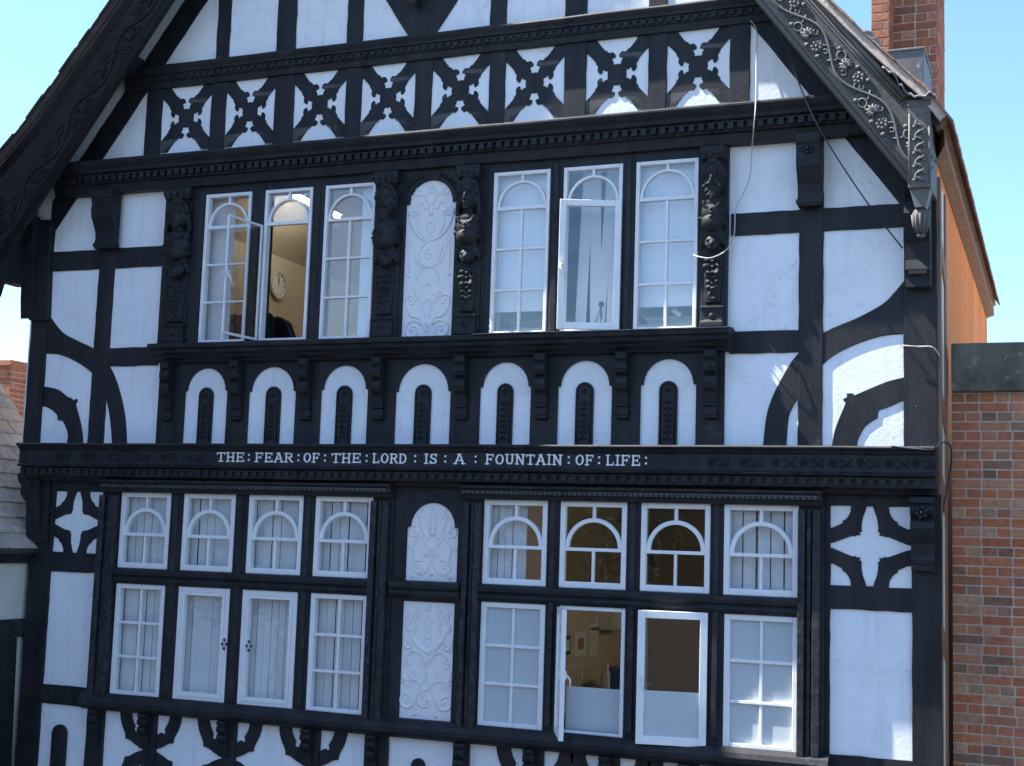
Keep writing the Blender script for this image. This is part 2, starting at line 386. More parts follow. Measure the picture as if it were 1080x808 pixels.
# inscribed bressummer
def f(mb):
    mb.sweep([(0, 5.62), (.10, 5.62), (.12, 5.655), (.20, 5.66), (.20, 5.735), (.25, 5.74), (.262, 5.752), (.24, 5.765), (.235, 5.77), (.235, 5.885), (.25, 5.895), (.262, 5.915), (.285, 5.922), (.29, 5.935), (.28, 5.946), (0, 5.962)],
             P(17, 472, .28)[0], P(986, 476, .28)[0], .0025)
beam = hp('inscribed_beam', 'black', f, bev=.003)
def f(mb):
    teeth(mb, P(21, 500, .22)[0], P(981, 510, .22)[0], .078, .55, 5.675, 5.728, .19, .222)
part('dentil_course', 'black', beam, f, bev=.003)
def rosette(mb, x, z, o, r, petals=6, stalk=True):
    for k in range(petals):
        a = 2*pi*k/petals+.3
        mb.ball((x+cos(a)*r*.62, -o, z+sin(a)*r*.62), (r*.34, r*.22, r*.34), 8, 5)
    mb.ball((x, -o-.004, z), (r*.28, r*.3, r*.28), 8, 5)
if 1:
    for x in [P(q, 488, .235)[0] for q in (750, 784, 818.5, 848, 878, 908, 938, 967)]+[P(q, 484, .235)[0] for q in (60, 88, 116, 144, 172, 200)]:
        mb = MB(); rosette(mb, x, 5.828, .236, .038)
        mb.tube([(x+.045, -.238, 5.85), (x+.075, -.242, 5.845), (x+.10, -.242, 5.82), (x+.13, -.240, 5.80)], .007)
        mb.tube([(x+.05, -.238, 5.80), (x+.08, -.242, 5.805), (x+.11, -.242, 5.835), (x+.135, -.240, 5.85)], .006)
        obj('rosette_carving', mb, 'carved', beam)
# ---- inscription
GL = {  # strokes in a unit cell: polylines; serif ends are added as small bars
 'T': ([[(.5, 0), (.5, 1)], [(.04, .93), (.96, .93)]], [(.5, 0, 'h', .5), (.07, .86, 'v', .2), (.93, .86, 'v', .2)]),
 'H': ([[(.2, 0), (.2, 1)], [(.8, 0), (.8, 1)], [(.2, .5), (.8, .5)]], [(.2, 0, 'h', .36), (.2, 1, 'h', .36), (.8, 0, 'h', .36), (.8, 1, 'h', .36)]),
 'E': ([[(.22, 0), (.22, 1)], [(.1, .05), (.9, .05)], [(.1, .95), (.86, .95)], [(.22, .5), (.66, .5)]], [(.9, .12, 'v', .24), (.86, .88, 'v', .24), (.68, .5, 'v', .26)]),
 'F': ([[(.22, 0), (.22, 1)], [(.1, .95), (.88, .95)], [(.22, .5), (.66, .5)]], [(.22, 0, 'h', .42), (.88, .88, 'v', .24), (.68, .5, 'v', .26)]),
 'A': ([[(.14, 0), (.48, 1)], [(.86, 0), (.52, 1)], [(.28, .36), (.72, .36)]], [(.14, 0, 'h', .32), (.86, 0, 'h', .34), (.46, 1, 'h', .3)]),
 'R': ([[(.2, 0), (.2, 1)], [(.2, .95), (.62, .95), (.8, .85), (.8, .64), (.62, .52), (.2, .52)], [(.52, .5), (.86, .03)]], [(.2, 0, 'h', .36), (.12, .96, 'h', .2), (.9, 0.02, 'h', .22)]),
 'O': ([[(.5+.36*cos(a*pi/8), .5+.46*sin(a*pi/8)) for a in range(17)]], []),
 'L': ([[(.24, 0), (.24, 1)], [(.1, .05), (.88, .05)]], [(.24, 1, 'h', .42), (.88, .14, 'v', .28)]),
 'D': ([[(.2, 0), (.2, 1)], [(.1, .95), (.5, .95), (.76, .82), (.86, .5), (.76, .18), (.5, .05), (.1, .05)]], []),
 'I': ([[(.5, 0), (.5, 1)]], [(.5, 0, 'h', .8), (.5, 1, 'h', .8)]),
 'S': ([[(.82, .8), (.7, .93), (.5, .96), (.28, .9), (.2, .74), (.3, .58), (.7, .44), (.82, .28), (.72, .1), (.5, .04), (.28, .07), (.16, .2)]], [(.83, .84, 'v', .26), (.15, .16, 'v', .26)]),
 'U': ([[(.2, 1), (.2, .3), (.3, .1), (.5, .04), (.7, .1), (.8, .3), (.8, 1)]], [(.2, 1, 'h', .36), (.8, 1, 'h', .36)]),
 'N': ([[(.2, 0), (.2, 1)], [(.2, 1), (.8, 0)], [(.8, 0), (.8, 1)]], [(.2, 0, 'h', .34), (.14, 1, 'h', .3), (.8, 1, 'h', .34)]),
}
WD = {'I': .55, 'T': 1, 'L': .92, 'N': 1.1, 'O': 1.05, 'A': 1.1}
def glyph(mb, ch, x, z, w, h, o):
    k = 0; sw = .0125
    def seg(a, b, wd):
        nonlocal k
        A = Vector((x+a[0]*w, 0, z+a[1]*h)); B = Vector((x+b[0]*w, 0, z+b[1]*h)); d = B-A; L = d.length
        if L < 1e-5: return
        d.normalize(); n = Vector((-d.z, 0, d.x))
        k += 1; t = .003+.00035*k
        mb.obox((A+B)/2+Vector((0, -o-t/2, 0)), d*(L/2+wd*.3), n*wd/2, Vector((0, t/2, 0)))
    st, se = GL[ch]
    for pl in st:
        for a, b in zip(pl, pl[1:]):
            thin = abs(b[1]-a[1]) < .1
            seg(a, b, sw*.75 if thin else sw)
    for cx, cz, d, l_ in se:
        if d == 'h': q = l_/2; seg((cx-q, cz+(.03 if cz < .5 else -.03)), (cx+q, cz+(.03 if cz < .5 else -.03)), sw*.6)
        else: q = l_/2; seg((cx, cz-q), (cx, cz+q), sw*.6)
if 1:
    O = .2352; z0, hh = 5.797, .076
    for wd, a, b in (('THE', 228, 258.5), ('FEAR', 268.3, 309.8), ('OF', 319.6, 337.7), ('THE', 349, 381.6), ('LORD', 392.4, 429.7), ('IS', 447, 462.2), ('A', 478.2, 491.2), ('FOUNTAIN', 511.5, 593.8), ('OF', 606.4, 626.8), ('LIFE', 638.6, 676.2)):
        x0 = P(a, 485, O)[0]; x1 = P(b, 485, O)[0]
        tot = sum(WD.get(c, 1) for c in wd); u = (x1-x0)/tot; x = x0
        for c in wd:
            wc = u*WD.get(c, 1); mb = MB(); glyph(mb, c, x+wc*.04, z0+random.uniform(-.001, .001), wc*.92, hh, O); x += wc; obj('letter', mb, 'letter', beam, label='white serif letter '+c)
    for c in (262.5, 314.7, 342.8, 386.8, 438, 469.8, 501.7, 600, 632, 681.5):
        x = P(c, 485, O)[0]; mb = MB()
        for z in (z0+.016, z0+.058): mb.obox((x, -O-.002, z), (.0075, 0, 0), (0, 0, .0075), (0, .002, 0))
        obj('colon', mb, 'letter', beam)
# ---- posts, rails, braces of the upper storey
def prism_part(name, pts, o0, o1, mat='black', rough=.003, bev=.005, parent=None, **k):
    mb = MB(); mb.prism(pts, o0, o1, rough=rough); return obj(name, mb, mat, parent or H, bev=bev, **k)
def post(name, x0, x1, z0, z1, o1=.018, o0=-.01): return prism_part(name, [(x0, z0), (x1, z0), (x1, z1), (x0, z1)], o0, o1)
post('corner_post', P(21.5, 468, .052)[0], P(38.5, 467, .05)[0], ZB, 8.0, .022)
post('corner_post', P(952.6, 350, .05)[0], XR+.005, ZB, 8.0, .022)
post('post', -8.125, -7.955, ZB, 8.24, .018)
post('post', -1.788, -1.612, ZB, 8.24, .018)
post('rail', -8.70, -7.42, 7.552, 7.735, .014)
post('rail', -8.05, -7.42, 6.655, 6.822, .014)
post('rail', -2.30, -1.02, 7.545, 7.716, .014)
post('rail', -2.30, -1.70, 6.65, 6.815, .014)
# rafters along the gable
def slopeL(x): return 9.987+(x+7.126)*1.335
def slopeR(x): return 9.196-(x+2.178)*1.335
prism_part('rafter', [(-8.72, slopeL(-8.72)+.0), (-4.95, slopeL(-4.95)), (-4.95, slopeL(-4.95)+.36), (-8.72, slopeL(-8.72)+.36)], -.01, .010)
prism_part('rafter', [(-1.02, slopeR(-1.02)), (-4.76, slopeR(-4.76)), (-4.76, slopeR(-4.76)+.36), (-1.02, slopeR(-1.02)+.36)], -.01, .010)
# big curved braces
def brace(name, a, b, o=.0115, ob=-.01, k=4):
    pa = smoothpoly(PP(a, .03), k); pb = smoothpoly(PP(b, .03), k)
    return prism_part(name, pa+pb[::-1], ob, o, rough=0, bev=.004)
brace('curved_brace', [(46, 329), (50.7, 333.4), (64, 350), (80, 359), (100, 369.3), (114.4, 386.8), (123.5, 409), (130, 438), (132, 468.5)],
      [(40, 371), (46.3, 372.5), (62, 374), (80, 382), (97.5, 395), (106, 408), (111.8, 427), (115, 448), (116.5, 468.5)])
brace('curved_brace', [(956, 292), (952, 297), (941, 310), (930, 320.4), (904, 334.7), (868, 350.3), (843, 371), (831, 386), (815.6, 414.6), (807.8, 438), (804, 470.5)],
      [(957, 350.5), (951.6, 351.6), (930, 354), (904, 362), (878, 375), (862, 390), (848, 407), (841.6, 418.5), (834, 432), (830.7, 443), (828.6, 470.8)])
def cusp_brace(outer, knob, outer2, inner, cusp, inner2, o=.0085):
    pa = smoothpoly(PP(outer, .03), 3)+PP(knob, .03)+smoothpoly(PP(outer2, .03), 3)
    pb = smoothpoly(PP(inner, .03), 3)+PP(cusp, .03)+smoothpoly(PP(inner2, .03), 3)
    return prism_part('cusped_brace', pa+pb[::-1], -.01, o, rough=0, bev=.003)
cusp_brace([(41, 407), (50, 408.2), (60, 411), (69, 418)], [(73, 419.5), (76, 422), (79, 420), (80, 423), (78, 426)], [(79, 430), (82.5, 443), (85, 456), (85.5, 468.5)],
           [(40, 428), (47, 429), (55, 434), (58.5, 438)], [(58.8, 443), (64, 443.6)], [(66, 447), (69.5, 457), (68.4, 468.5)])
cusp_brace([(956, 397), (952, 397.7), (935, 402), (917, 409.4), (904, 415)], [(901, 416.5), (899, 414.5), (892, 414.4), (893, 418), (888, 421), (891.5, 424)], [(890, 428), (880.6, 451), (876.5, 470.8)],
           [(956, 421), (952, 422.4), (940.4, 427.6), (926, 433)], [(925, 441), (920, 443.5)], [(911.8, 449.7), (905, 462), (903.2, 470.8)])
# upper-left raking strut and its twin are the rafters above; small infill above the rail
# ---- frieze of pierced crosses
fx = [152, 168.5, 220.5, 236, 288, 308.3, 363, 379.6, 436, 454, 514.5, 531.5, 594, 617, 682.8, 702.3, 769, 790.3]
def fy(x): return 133-(x-152)*.101
FX = [P(q, fy(q), .03)[0] for q in fx]
for i in range(0, 18, 2):
    post('frieze_post', FX[i], FX[i+1], 8.55, z_ucb+.01, .016)
def side_profile():
    """one side of the cross cell, u along the side -1..1, depth towards centre 0..1; returns the white bite outline (start and end on the frame line)"""
    L = [(-.68, 0.0), (-.60, .10), (-.52, .19), (-.44, .275), (-.38, .33), (-.34, .325), (-.30, .38), (-.24, .405), (-.19, .385), (-.12, .40), (-.07, .45), (-.05, .50)]
    fl = []
    for k in range(31):
        t = 310*k/30+25; w_ = 1+.14*cos(5*radians(t))
        fl.append((-.150*w_*sin(radians(t)), .615-.112*w_*cos(radians(t))))
    # flower traversed from left side of neck round to the right side
    Rr = [(-x, y) for x, y in reversed(L)]
    return L+fl+Rr
def cross_cell(x0, x1, z0, z1, o):
    cx, cz, hw, hh = (x0+x1)/2, (z0+z1)/2, (x1-x0)/2, (z1-z0)/2
    S = side_profile(); asp = hw/hh
    mb = MB(); bites = []
    def bite(side):
        q = []
        for u, d in S:
            if side in 'tb':
                X = cx+u*hw; Zz = hh*(1-d)*(1 if side == 't' else -1); q.append((X, cz+Zz))
            else:
                Zz = u*.98*hh; X = hw*(1-d*.98)*(1 if side == 'r' else -1)
                # keep flower round
                q.append((cx+X, cz+Zz))
        return q
    ring = [(cx-hw, cz+hh)]+bite('t')+[(cx+hw, cz+hh)]+[p for p in reversed(bite('r'))]+[(cx+hw, cz-hh)]+list(reversed(bite('b')))+[(cx-hw, cz-hh)]+bite('l')
    mb.prism(ring, -.01, o)
    return obj('cross_brace', mb, 'black', H, bev=.003)
for i in range(8):
    cross_cell(FX[2*i+1]-.004, FX[2*i+2]+.004, 8.592, z_ucb+.012, .007)
# ---- posts of the gable top
for a, b in ((228, 241.5), (291.3, 311), (365, 381.5), (515.5, 533), (594.6, 617.8), (683, 702.6), (752, 772)):
    x0 = P(a, 30, .03)[0]; x1 = P(b, 30, .03)[0]; top = min(12.9, slopeL((x0+x1)/2) if x0 < CX else slopeR((x0+x1)/2))
    post('post', x0, x1, z_uct-.0, top, .016)
vb = [P(409.5, 0, .02), P(432.9, 37.2, .02), P(456.3, 35.6, .02), P(479.7, 0, .02)]
dxl = (vb[0][0]-vb[1][0])/(vb[0][1]-vb[1][1]); dxr = (vb[3][0]-vb[2][0])/(vb[3][1]-vb[2][1])
prism_part('raking_brace', [(vb[1][0]-.0, z_uct-.01), (vb[2][0], z_uct-.01), (vb[2][0]+dxr*1.6, z_uct+1.6), (vb[1][0]+dxl*1.6, z_uct+1.6)], -.01, .013)
post('rail', CX-1.75, CX+1.75, 10.9, 11.12, .019)
def f(mb):
    x = P(432, 0, .15)[0]
    mb.box(x-.09, x+.09, .02, .20, 9.95, 10.4); mb.ball((x, -.13, 9.86), (.085, .08, .13)); mb.ball((x, -.10, 9.74), (.06, .06, .10)); mb.ball((x, -.18, 9.95), (.07, .05, .06)); mb.ball((x-.05, -.17, 9.82), .04); mb.ball((x+.05, -.17, 9.82), .04)
hp('carved_pendant', 'worn_lit', f, remesh=.012)
# ---- window surrounds
def surround(name, wins, x0, x1, z0, z1, o1):
    mb = MB(); mb.prism([(x0, z0), (x1, z0), (x1, z1), (x0, z1)], -.10, o1, holes=[hole(a-.002, b+.002, c-.002, d+.002) for a, b, c, d in wins])
    return obj(name, mb, 'black', H, bev=.006)
XA = P(196, 280, .04)[0]; XB = P(738, 250, .04)[0]
XC0, XC1 = P(410, 270, .04)[0], P(512, 270, .04)[0]
surround('window_surround', UW[:3], P(166, 360, .04)[0], XC0, 6.78, 8.245, .047)
surround('window_surround', UW[3:], XC1, P(766, 348, .04)[0], 6.78, 8.245, .047)
def mullion(x0, x1, z0, z1, o=.075):
    w_ = x1-x0
    def f(mb):
        mb.sweep  # noqa
        pr = [(x0+w_*.08, .045), (x0+w_*.08, .055), (x0+w_*.26, .06), (x0+w_*.32, o), (x0+w_*.68, o), (x0+w_*.74, .06), (x0+w_*.92, .055), (x0+w_*.92, .045)]
        vs = [(x, -oo, z) for z in (z0, z1) for x, oo in pr]; n = len(pr)
        mb.add(vs, [tuple(range(n)), tuple(range(n, 2*n))]+[(i, (i+1) % n, (i+1) % n+n, i+n) for i in range(n)])
    return hp('mullion', 'black', f, bev=.003)
for g3 in (UW[:3], UW[3:]):
    for a, b in zip(g3, g3[1:]): mullion(a[1], b[0], 6.80, 8.20)
mullion(P(197, 280, .05)[0], UW[0][0], 6.80, 8.20, .07)
# ---- lower storey surrounds: the window bay stands proud of the corner panels
OB = .075
LX0 = P(98.5, 650, OB)[0]; LX1 = P(409, 650, OB)[0]; RX0 = P(484, 700, OB)[0]; RX1 = P(868, 650, OB)[0]
surround('window_surround', TW[:4]+BW[:4], LX0, LX1, 3.70, 5.64, .058)
surround('window_surround', TW[4:]+BW[4:], RX0, RX1, 3.70, 5.64, .058)
for g4 in (TW[:4], TW[4:]):
    for a, b in zip(g4, g4[1:]): mullion(a[1], b[0], 3.84, 5.54, .085)
for a, b in ((LX0+.01, TW[0][0]-.005), (TW[3][1]+.005, LX1-.01), (RX0+.01, TW[4][0]-.005), (TW[7][1]+.005, RX1-.01)):
    w_ = b-a
    def f(mb):
        for k_, (s0, s1, oo) in enumerate(((.0, .30, .12), (.36, .55, .095), (.62, .95, .115))):
            mb.box(a+w_*s0, a+w_*s1, .04, oo, 3.70, 5.50)
    hp('moulded_post', 'black', f, bev=.006)
for x0, x1 in ((TW[0][0]-.05, TW[3][1]+.05), (LX1+.01, RX0-.01), (TW[4][0]-.05, TW[7][1]+.04)):
    def f(mb):
        mb.sweep([(.03, 4.742), (.075, 4.742), (.10, 4.775), (.085, 4.80), (.11, 4.82), (.115, 4.85), (.095, 4.87), (.03, 4.878)], x0, x1, .001)
    hp('transom', 'black', f, bev=.003)
for x0, x1 in ((LX0+.03, LX1+.01), (RX0-.01, RX1)):
    c = hp('window_cornice', 'black', lambda mb: mb.sweep([(.04, 5.53), (.115, 5.53), (.13, 5.56), (.145, 5.57), (.145, 5.60), (.165, 5.615), (.165, 5.635), (.04, 5.64)], x0, x1), bev=.003)
    def f(mb):
        teeth(mb, x0+.02, x1-.03, .04, .55, 5.572, 5.600, .14, .152)
    part('dentil_course', 'black', c, f)
# corner framing, lower storey
post('corner_post', -8.672, P(47, 650, .05)[0], 2.9, 5.63, .024)
post('corner_post', P(961.5, 700, .05)[0], XR+.03, 2.9, 5.63, .024)
post('rail', -8.60, LX0+.02, P(75, 603.5, .04)[1], P(80, 583, .04)[1], .015)
post('rail', -8.60, LX0+.02, P(65, 744, .04)[1], P(70, 724, .04)[1], .015)
post('rail', -8.60, LX0+.02, P(80, 518.5, .04)[1], 5.63, .015)
post('rail', RX1-.02, -.97, P(917, 644, .04)[1], P(917, 618.8, .04)[1], .015)
post('rail', RX1-.02, -.97, P(917, 534, .04)[1], 5.63, .015)
post('rail', RX1-.02, -.97, P(917, 822, .04)[1], P(917, 799.5, .04)[1], .015)
post('post', LX0-.0, LX0+.09, 2.9, 5.63, .020)
post('post', RX1-.03, P(875.4, 640, .018)[0], 2.951, 5.629, .0185)
def star_cell(x0, x1, z0, z1, o=.011, name='star_brace'):
    cx, cz, hw, hh = (x0+x1)/2, (z0+z1)/2, (x1-x0)/2, (z1-z0)/2
    def T(u, v): return (cx+u*hw, cz+v*hh)
    for sx in (-1, 1):
        for sz in (-1, 1):
            outer = [(.07, 1), (.11, .86), (.165, .72), (.195, .58), (.205, .42), (.19, .36), (.25, .345), (.225, .26), (.30, .275), (.36, .235), (.42, .25), (.55, .205), (.72, .135), (.88, .075), (1, .045)]
            inner = [(1, .43), (.88, .45), (.78, .50), (.67, .55), (.66, .62), (.61, .63), (.54, .70), (.475, .82), (.45, 1)]
            ring = [T(sx*u, sz*v) for u, v in outer+inner]
            prism_part(name, ring, -.01, o, rough=0, bev=.003)
sx0, sx1 = P(54, 552, .03)[0]-.01, P(104.2, 552, .03)[0]+.01
star_cell(sx0, sx1, P(80, 583.5, .03)[1]-.01, P(80, 518.5, .03)[1]+.01)
star_cell(P(875.2, 576, .03)[0]-.01, P(959.5, 576, .03)[0]+.01, P(917, 618.8, .03)[1]-.01, P(917, 534.5, .03)[1]+.01)
# ---- central arched panels of carved white plaster
def arched(x0, x1, z0, zs, shoulder=.035, n=18):
    cx = (x0+x1)/2; r = (x1-x0)/2-shoulder
    return [(x0, z0), (x1, z0), (x1, zs), (cx+r, zs)]+arc(cx, zs, r, 0, 180, n)[1:-1]+[(cx-r, zs), (x0, zs)]
a0, a1 = P(425.5, 290, .03)[0], P(478.5, 290, .03)[0]
pz0, pzt = P(450, 357, .03)[1], P(455, 190, .03)[1]; shu = .03; pzs = pzt-((a1-a0)/2-shu)
UP_ = (a0, a1, pz0, pzs)
t0, t1 = P(427, 585, .05)[0], P(481.5, 585, .05)[0]; tz0, tzt = P(453, 613.2, .05)[1], P(457, 530.2, .05)[1]; tzs = tzt-((t1-t0)/2-shu)
l0, l1 = P(421.4, 698, .05)[0], P(476.4, 698, .05)[0]; lz0, lz1 = P(446, 760.5, .05)[1], P(452, 635, .05)[1]
def panel_board(x0, x1, z0, z1, openings, o1, o0=-.01):
    mb = MB(); mb.prism([(x0, z0), (x1, z0), (x1, z1), (x0, z1)], o0, o1, holes=openings); return obj('panel_board', mb, 'black', H, bev=.005)
panel_board(XC0+.001, XC1-.001, 6.78, 8.245, [arched(a0, a1, pz0, pzs, shu)], .044)
panel_board(LX1+.001, RX0-.001, 4.80, 5.64, [arched(t0, t1, tz0, tzs, shu)], .040)
panel_board(LX1+.001, RX0-.001, 3.70, 4.799, [hole(l0, l1, lz0, lz1)], .040)
def wp(name, pts, o):
    mb = MB(); mb.prism(pts, .002, o); return obj(name, mb, 'relief', H, label='white carved plaster panel of scrolls')
pA = wp('relief_panel', arched(a0+.002, a1-.002, pz0+.002, pzs, shu), .020)
pB = wp('relief_panel', arched(t0+.002, t1-.002, tz0+.002, tzs, shu), .020)
pC = wp('relief_panel', hole(l0+.002, l1-.002, lz0+.002, lz1-.002), .020)
class Rel:
    def __init__(s, x0, x1, z0, z1, o): s.cx = (x0+x1)/2; s.hw = (x1-x0)/2; s.z0 = z0; s.h = z1-z0; s.o = o; s.mb = MB()
    def T(s, u, v): return (s.cx+u*s.hw, -s.o, s.z0+v*s.h)
    def line(s, pts, r=.008, k=5, taper=False, both=True):
        for sg in ((1, -1) if both else (1,)):
            q = [s.T(sg*u, v) for u, v in smoothpoly(pts, k)]; n = len(q)
            s.mb.tube(q, [r*1.4*(1-.6*abs(2*i/n-1)**2) for i in range(n)], 7, flat=.8)
    def spiral(s, u, v, r, turns=1.4, a0=0, d=1, w=.008, both=True, eye=True):
        n = int(18*turns)
        for sg in ((1, -1) if both else (1,)):
            c = Vector(s.T(sg*u, v)); q = []
            for i in range(n+1):
                t = i/n; a = radians(a0)+d*t*turns*2*pi; rr = r*(1-.78*t)
                q.append(c+Vector((sg*rr*cos(a), 0, rr*sin(a))))
            s.mb.tube(q, [w*1.4*(1-.4*i/n) for i in range(n+1)], 7, flat=.8)
            if eye: s.mb.ball(c, (w*1.5, w, w*1.5), 8, 5)
    def ball(s, u, v, r, both=True):
        for sg in ((1, -1) if both else (1,)): s.mb.ball(s.T(sg*u, v), (r*1.2, r*.7, r*1.2), 8, 5)
R1 = Rel(a0, a1, pz0, pzt, .021)
R1.spiral(.55, .055, .085, 1.5, 150, -1); R1.line([(.0, .04), (.12, .075), (.30, .13), (.62, .145), (.82, .20), (.86, .26)]); R1.spiral(.66, .24, .05, 1.3, 0, 1, .007)
R1.line([(.10, .10), (.0, .07)], .007); R1.ball(0, .10, .016, False); R1.line([(.08, .13), (.22, .24), (.62, .33)], .007)
R1.spiral(.26, .265, .055, .9, 200, 1, .007, eye=False)
R1.line([(.58, .34), (.46, .27), (.28, .255)], .006)
R1.line([(.0, .455), (.22, .44), (.40, .40), (.42, .36)], .008); R1.line([(.0, .62), (-.2, .60), (-.40, .54), (-.28, .475), (0, .45), (.28, .475), (.44, .54), (.55, .60)], .009, 5, False, False)
R1.line([(.62, .56), (.50, .50), (.30, .46), (0, .455)], .008); R1.line([(.62, .565), (.72, .60), (.78, .56), (.80, .45), (.78, .40)], .005); R1.ball(.80, .40, .014)
R1.spiral(0, .53, .045, 1.2, 90, 1, .008, False); R1.ball(0, .345, .016, False)
R1.line([(0, .62), (.30, .63), (.62, .68), (.82, .75), (.86, .78)], .010); R1.line([(.50, .78), (.52, .71), (.30, .645), (.05, .62)], .008)
for v_ in (.775, .79): R1.line([(.46, v_), (.92, v_)], .008)
for a_, b_ in ((.55, .81), (.70, .82), (.84, .81)): R1.ball(a_, b_-.005, .020)
R1.line([(0, .66), (.14, .69), (.10, .73), (0, .74)], .006); R1.line([(.22, .62), (0, .665)], .006); R1.ball(0, .735, .010, False)
R1.line([(.02, .80), (.10, .83), (.26, .82), (.34, .86), (.52, .845), (.60, .82)], .008); R1.line([(.08, .84), (.24, .90), (.56, .915), (.74, .95 - .02)], .008)
R1.spiral(.60, .93-.01, .055, 1.2, -40, 1, .008); R1.ball(0, .79, .018, False); R1.line([(.30, .90), (0, .975)], .007); R1.line([(.18, .895), (0, .94)], .006)
for v_ in (.955, .972, .989): R1.ball(0, v_-.02, .009, False)
R1.line([(.0, .845), (.16, .86)], .007)
obj('scroll_carving', R1.mb, 'relief', pA)
R2 = Rel(t0, t1, tz0, tzt, .021)
R2.spiral(.50, .17, .062, 1.5, 120, -1); R2.line([(.04, .30), (.12, .18), (.30, .10), (.5, .07)], .008); R2.line([(.30, .30), (.20, .42), (.46, .58), (.62, .50), (.70, .40), (.66, .2)], .009)
R2.spiral(.72, .62, .050, 1.2, 100, -1, .008); R2.line([(0, .60), (.22, .56), (.44, .70), (.52, .74)], .009); R2.line([(.52, .80), (.36, .62), (.20, .48), (.16, .30)], .009)
R2.ball(0, .62, .028, False); R2.ball(0, .68, .022, False); R2.ball(0, .40, .018, False); R2.line([(0, .40), (.06, .34), (0, .24)], .007)
R2.line([(.12, .66), (.12, .78), (.02, .92), (0, .95)], .007); R2.line([(.44, .70), (.50, .80), (.44, .90)], .006); R2.ball(.44, .91, .012); R2.ball(.58, .82, .010); R2.ball(.34, .80, .008)
R2.spiral(.80, .40, .035, 1, 0, 1, .006); R2.ball(0, .10, .02, False); R2.ball(.72, .06, .016)
R2.ball(0, .955, .011, False)
obj('scroll_carving', R2.mb, 'relief', pB)
R3 = Rel(l0, l1, lz0, lz1, .021)
R3.spiral(0, .17, .085, 1.0, 90, 1, .010, False); R3.spiral(0, .17, .045, 1.0, 90, 1, .007, False)
R3.spiral(.74, .165, .075, 1.4, 170, 1, .009); R3.line([(.36, .18), (.18, .28), (0, .42), (-.0, .43)], .009); R3.line([(0, .24), (.30, .32), (.56, .34), (.60, .30)], .008); R3.spiral(.44, .375, .045, 1.3, 250, 1, .007)
R3.spiral(.72, .30, .040, 1.2, 0, 1, .007); R3.line([(.0, .44), (.10, .52), (.30, .60), (.62, .70), (.66, .76)], .010); R3.line([(.52, .69), (.20, .60), (0, .57)], .009); R3.ball(0, .575, .02, False)
R3.line([(.10, .46), (.22, .54), (.52, .58), (.72, .54), (.82, .48)], .009); R3.spiral(.72, .64, .05, 1.2, 60, -1, .009); R3.spiral(.78, .48, .038, 1.1, 90, 1, .007)
R3.line([(0, .62), (.10, .66), (.06, .78), (.12, .84), (0, .90)], .007); R3.ball(0, .94, .020, False); R3.line([(.56, .72), (.44, .78), (.50, .84), (.36, .90), (.30, .885)], .010)
R3.line([(.50, .92), (.62, .88), (.76, .90), (.70, .84), (.82, .80), (.78, .76), (.60, .76)], .010); R3.line([(.86, .72), (.93, .66), (.88, .58)], .007)
R3.line([(.90, .42), (.90, .36)], .005); R3.ball(.90, .35, .013); R3.ball(.40, .05, .014); R3.line([(.40, .12), (.40, .06)], .006); R3.line([(0, .42), (.06, .36), (.24, .28)], .006)
R3.ball(.40, .925, .016); R3.ball(.0, .70, .014, False)
obj('scroll_carving', R3.mb, 'relief', pC)
# leafy trim beside the upper arch
def f(mb):
    for i in range(7):
        t = i/6; a = radians(180-8-62*t); r = (a1-a0)/2+.012; cx = (a0+a1)/2
        mb.ball((cx+r*cos(a)-.01, -.048, pzs+r*sin(a)*1.03), (.02, .012, .02), 8, 5)
        mb.ball((cx-r*cos(a)+.01, -.048, pzs+r*sin(a)*1.03), (.02, .012, .02), 8, 5)
hp('leaf_trim', 'carved', f)
# ---- sill of the upper windows with arcade below
SX0 = P(157, 369, .2)[0]; SX1 = P(768, 353, .22)[0]
def f(mb):
    mb.sweep([(.0, 6.665), (.075, 6.665), (.09, 6.685), (.13, 6.70), (.15, 6.725), (.19, 6.735), (.20, 6.765), (.23, 6.775), (.235, 6.805), (.225, 6.817), (.05, 6.832), (0, 6.832)], SX0, SX1, .002)
sill = hp('window_sill', 'black', f, bev=.004)
def f(mb): mb.sweep([(.045, 6.8335), (.245, 6.8165), (.246, 6.812), (.247, 6.820), (.05, 6.8385)], P(505, 356, .1)[0], SX1+.004, .002)
part('lead_flashing', 'lead', sill, f)
AX = [(193.7, 238.7, 208.8, 223.6), (261.3, 311.0, 279.5, 295), (337.3, 387.2, 354, 370.3), (416.3, 474.5, 436.8, 453.7), (505.3, 559.2, 523.7, 540.3), (587.6, 644.8, 606.6, 625.3), (674.8, 733.7, 694.7, 714)]
AH = []; SL = []
OA = .022
for a, b, c, d in AX:
    y = 430
    xa, xb = P(a, y, OA)[0], P(b, y, OA)[0]; xc, xd = P(c, y, OA)[0], P(d, y, OA)[0]
    zt = P(615, 380.3, OA)[1]; r = (xb-xa)/2-.022
    AH.append(arched(xa, xb, ZB+.002, zt-r, .022)); SL.append((xc, xd, ZB, P(615, 403, .022)[1]))
mb = MB(); ax0, ax1 = P(166, 430, OA)[0], P(763.5, 430, OA)[0]
ring = [(ax0, ZB), (ax0, 6.62), (ax1, 6.62), (ax1, ZB)]
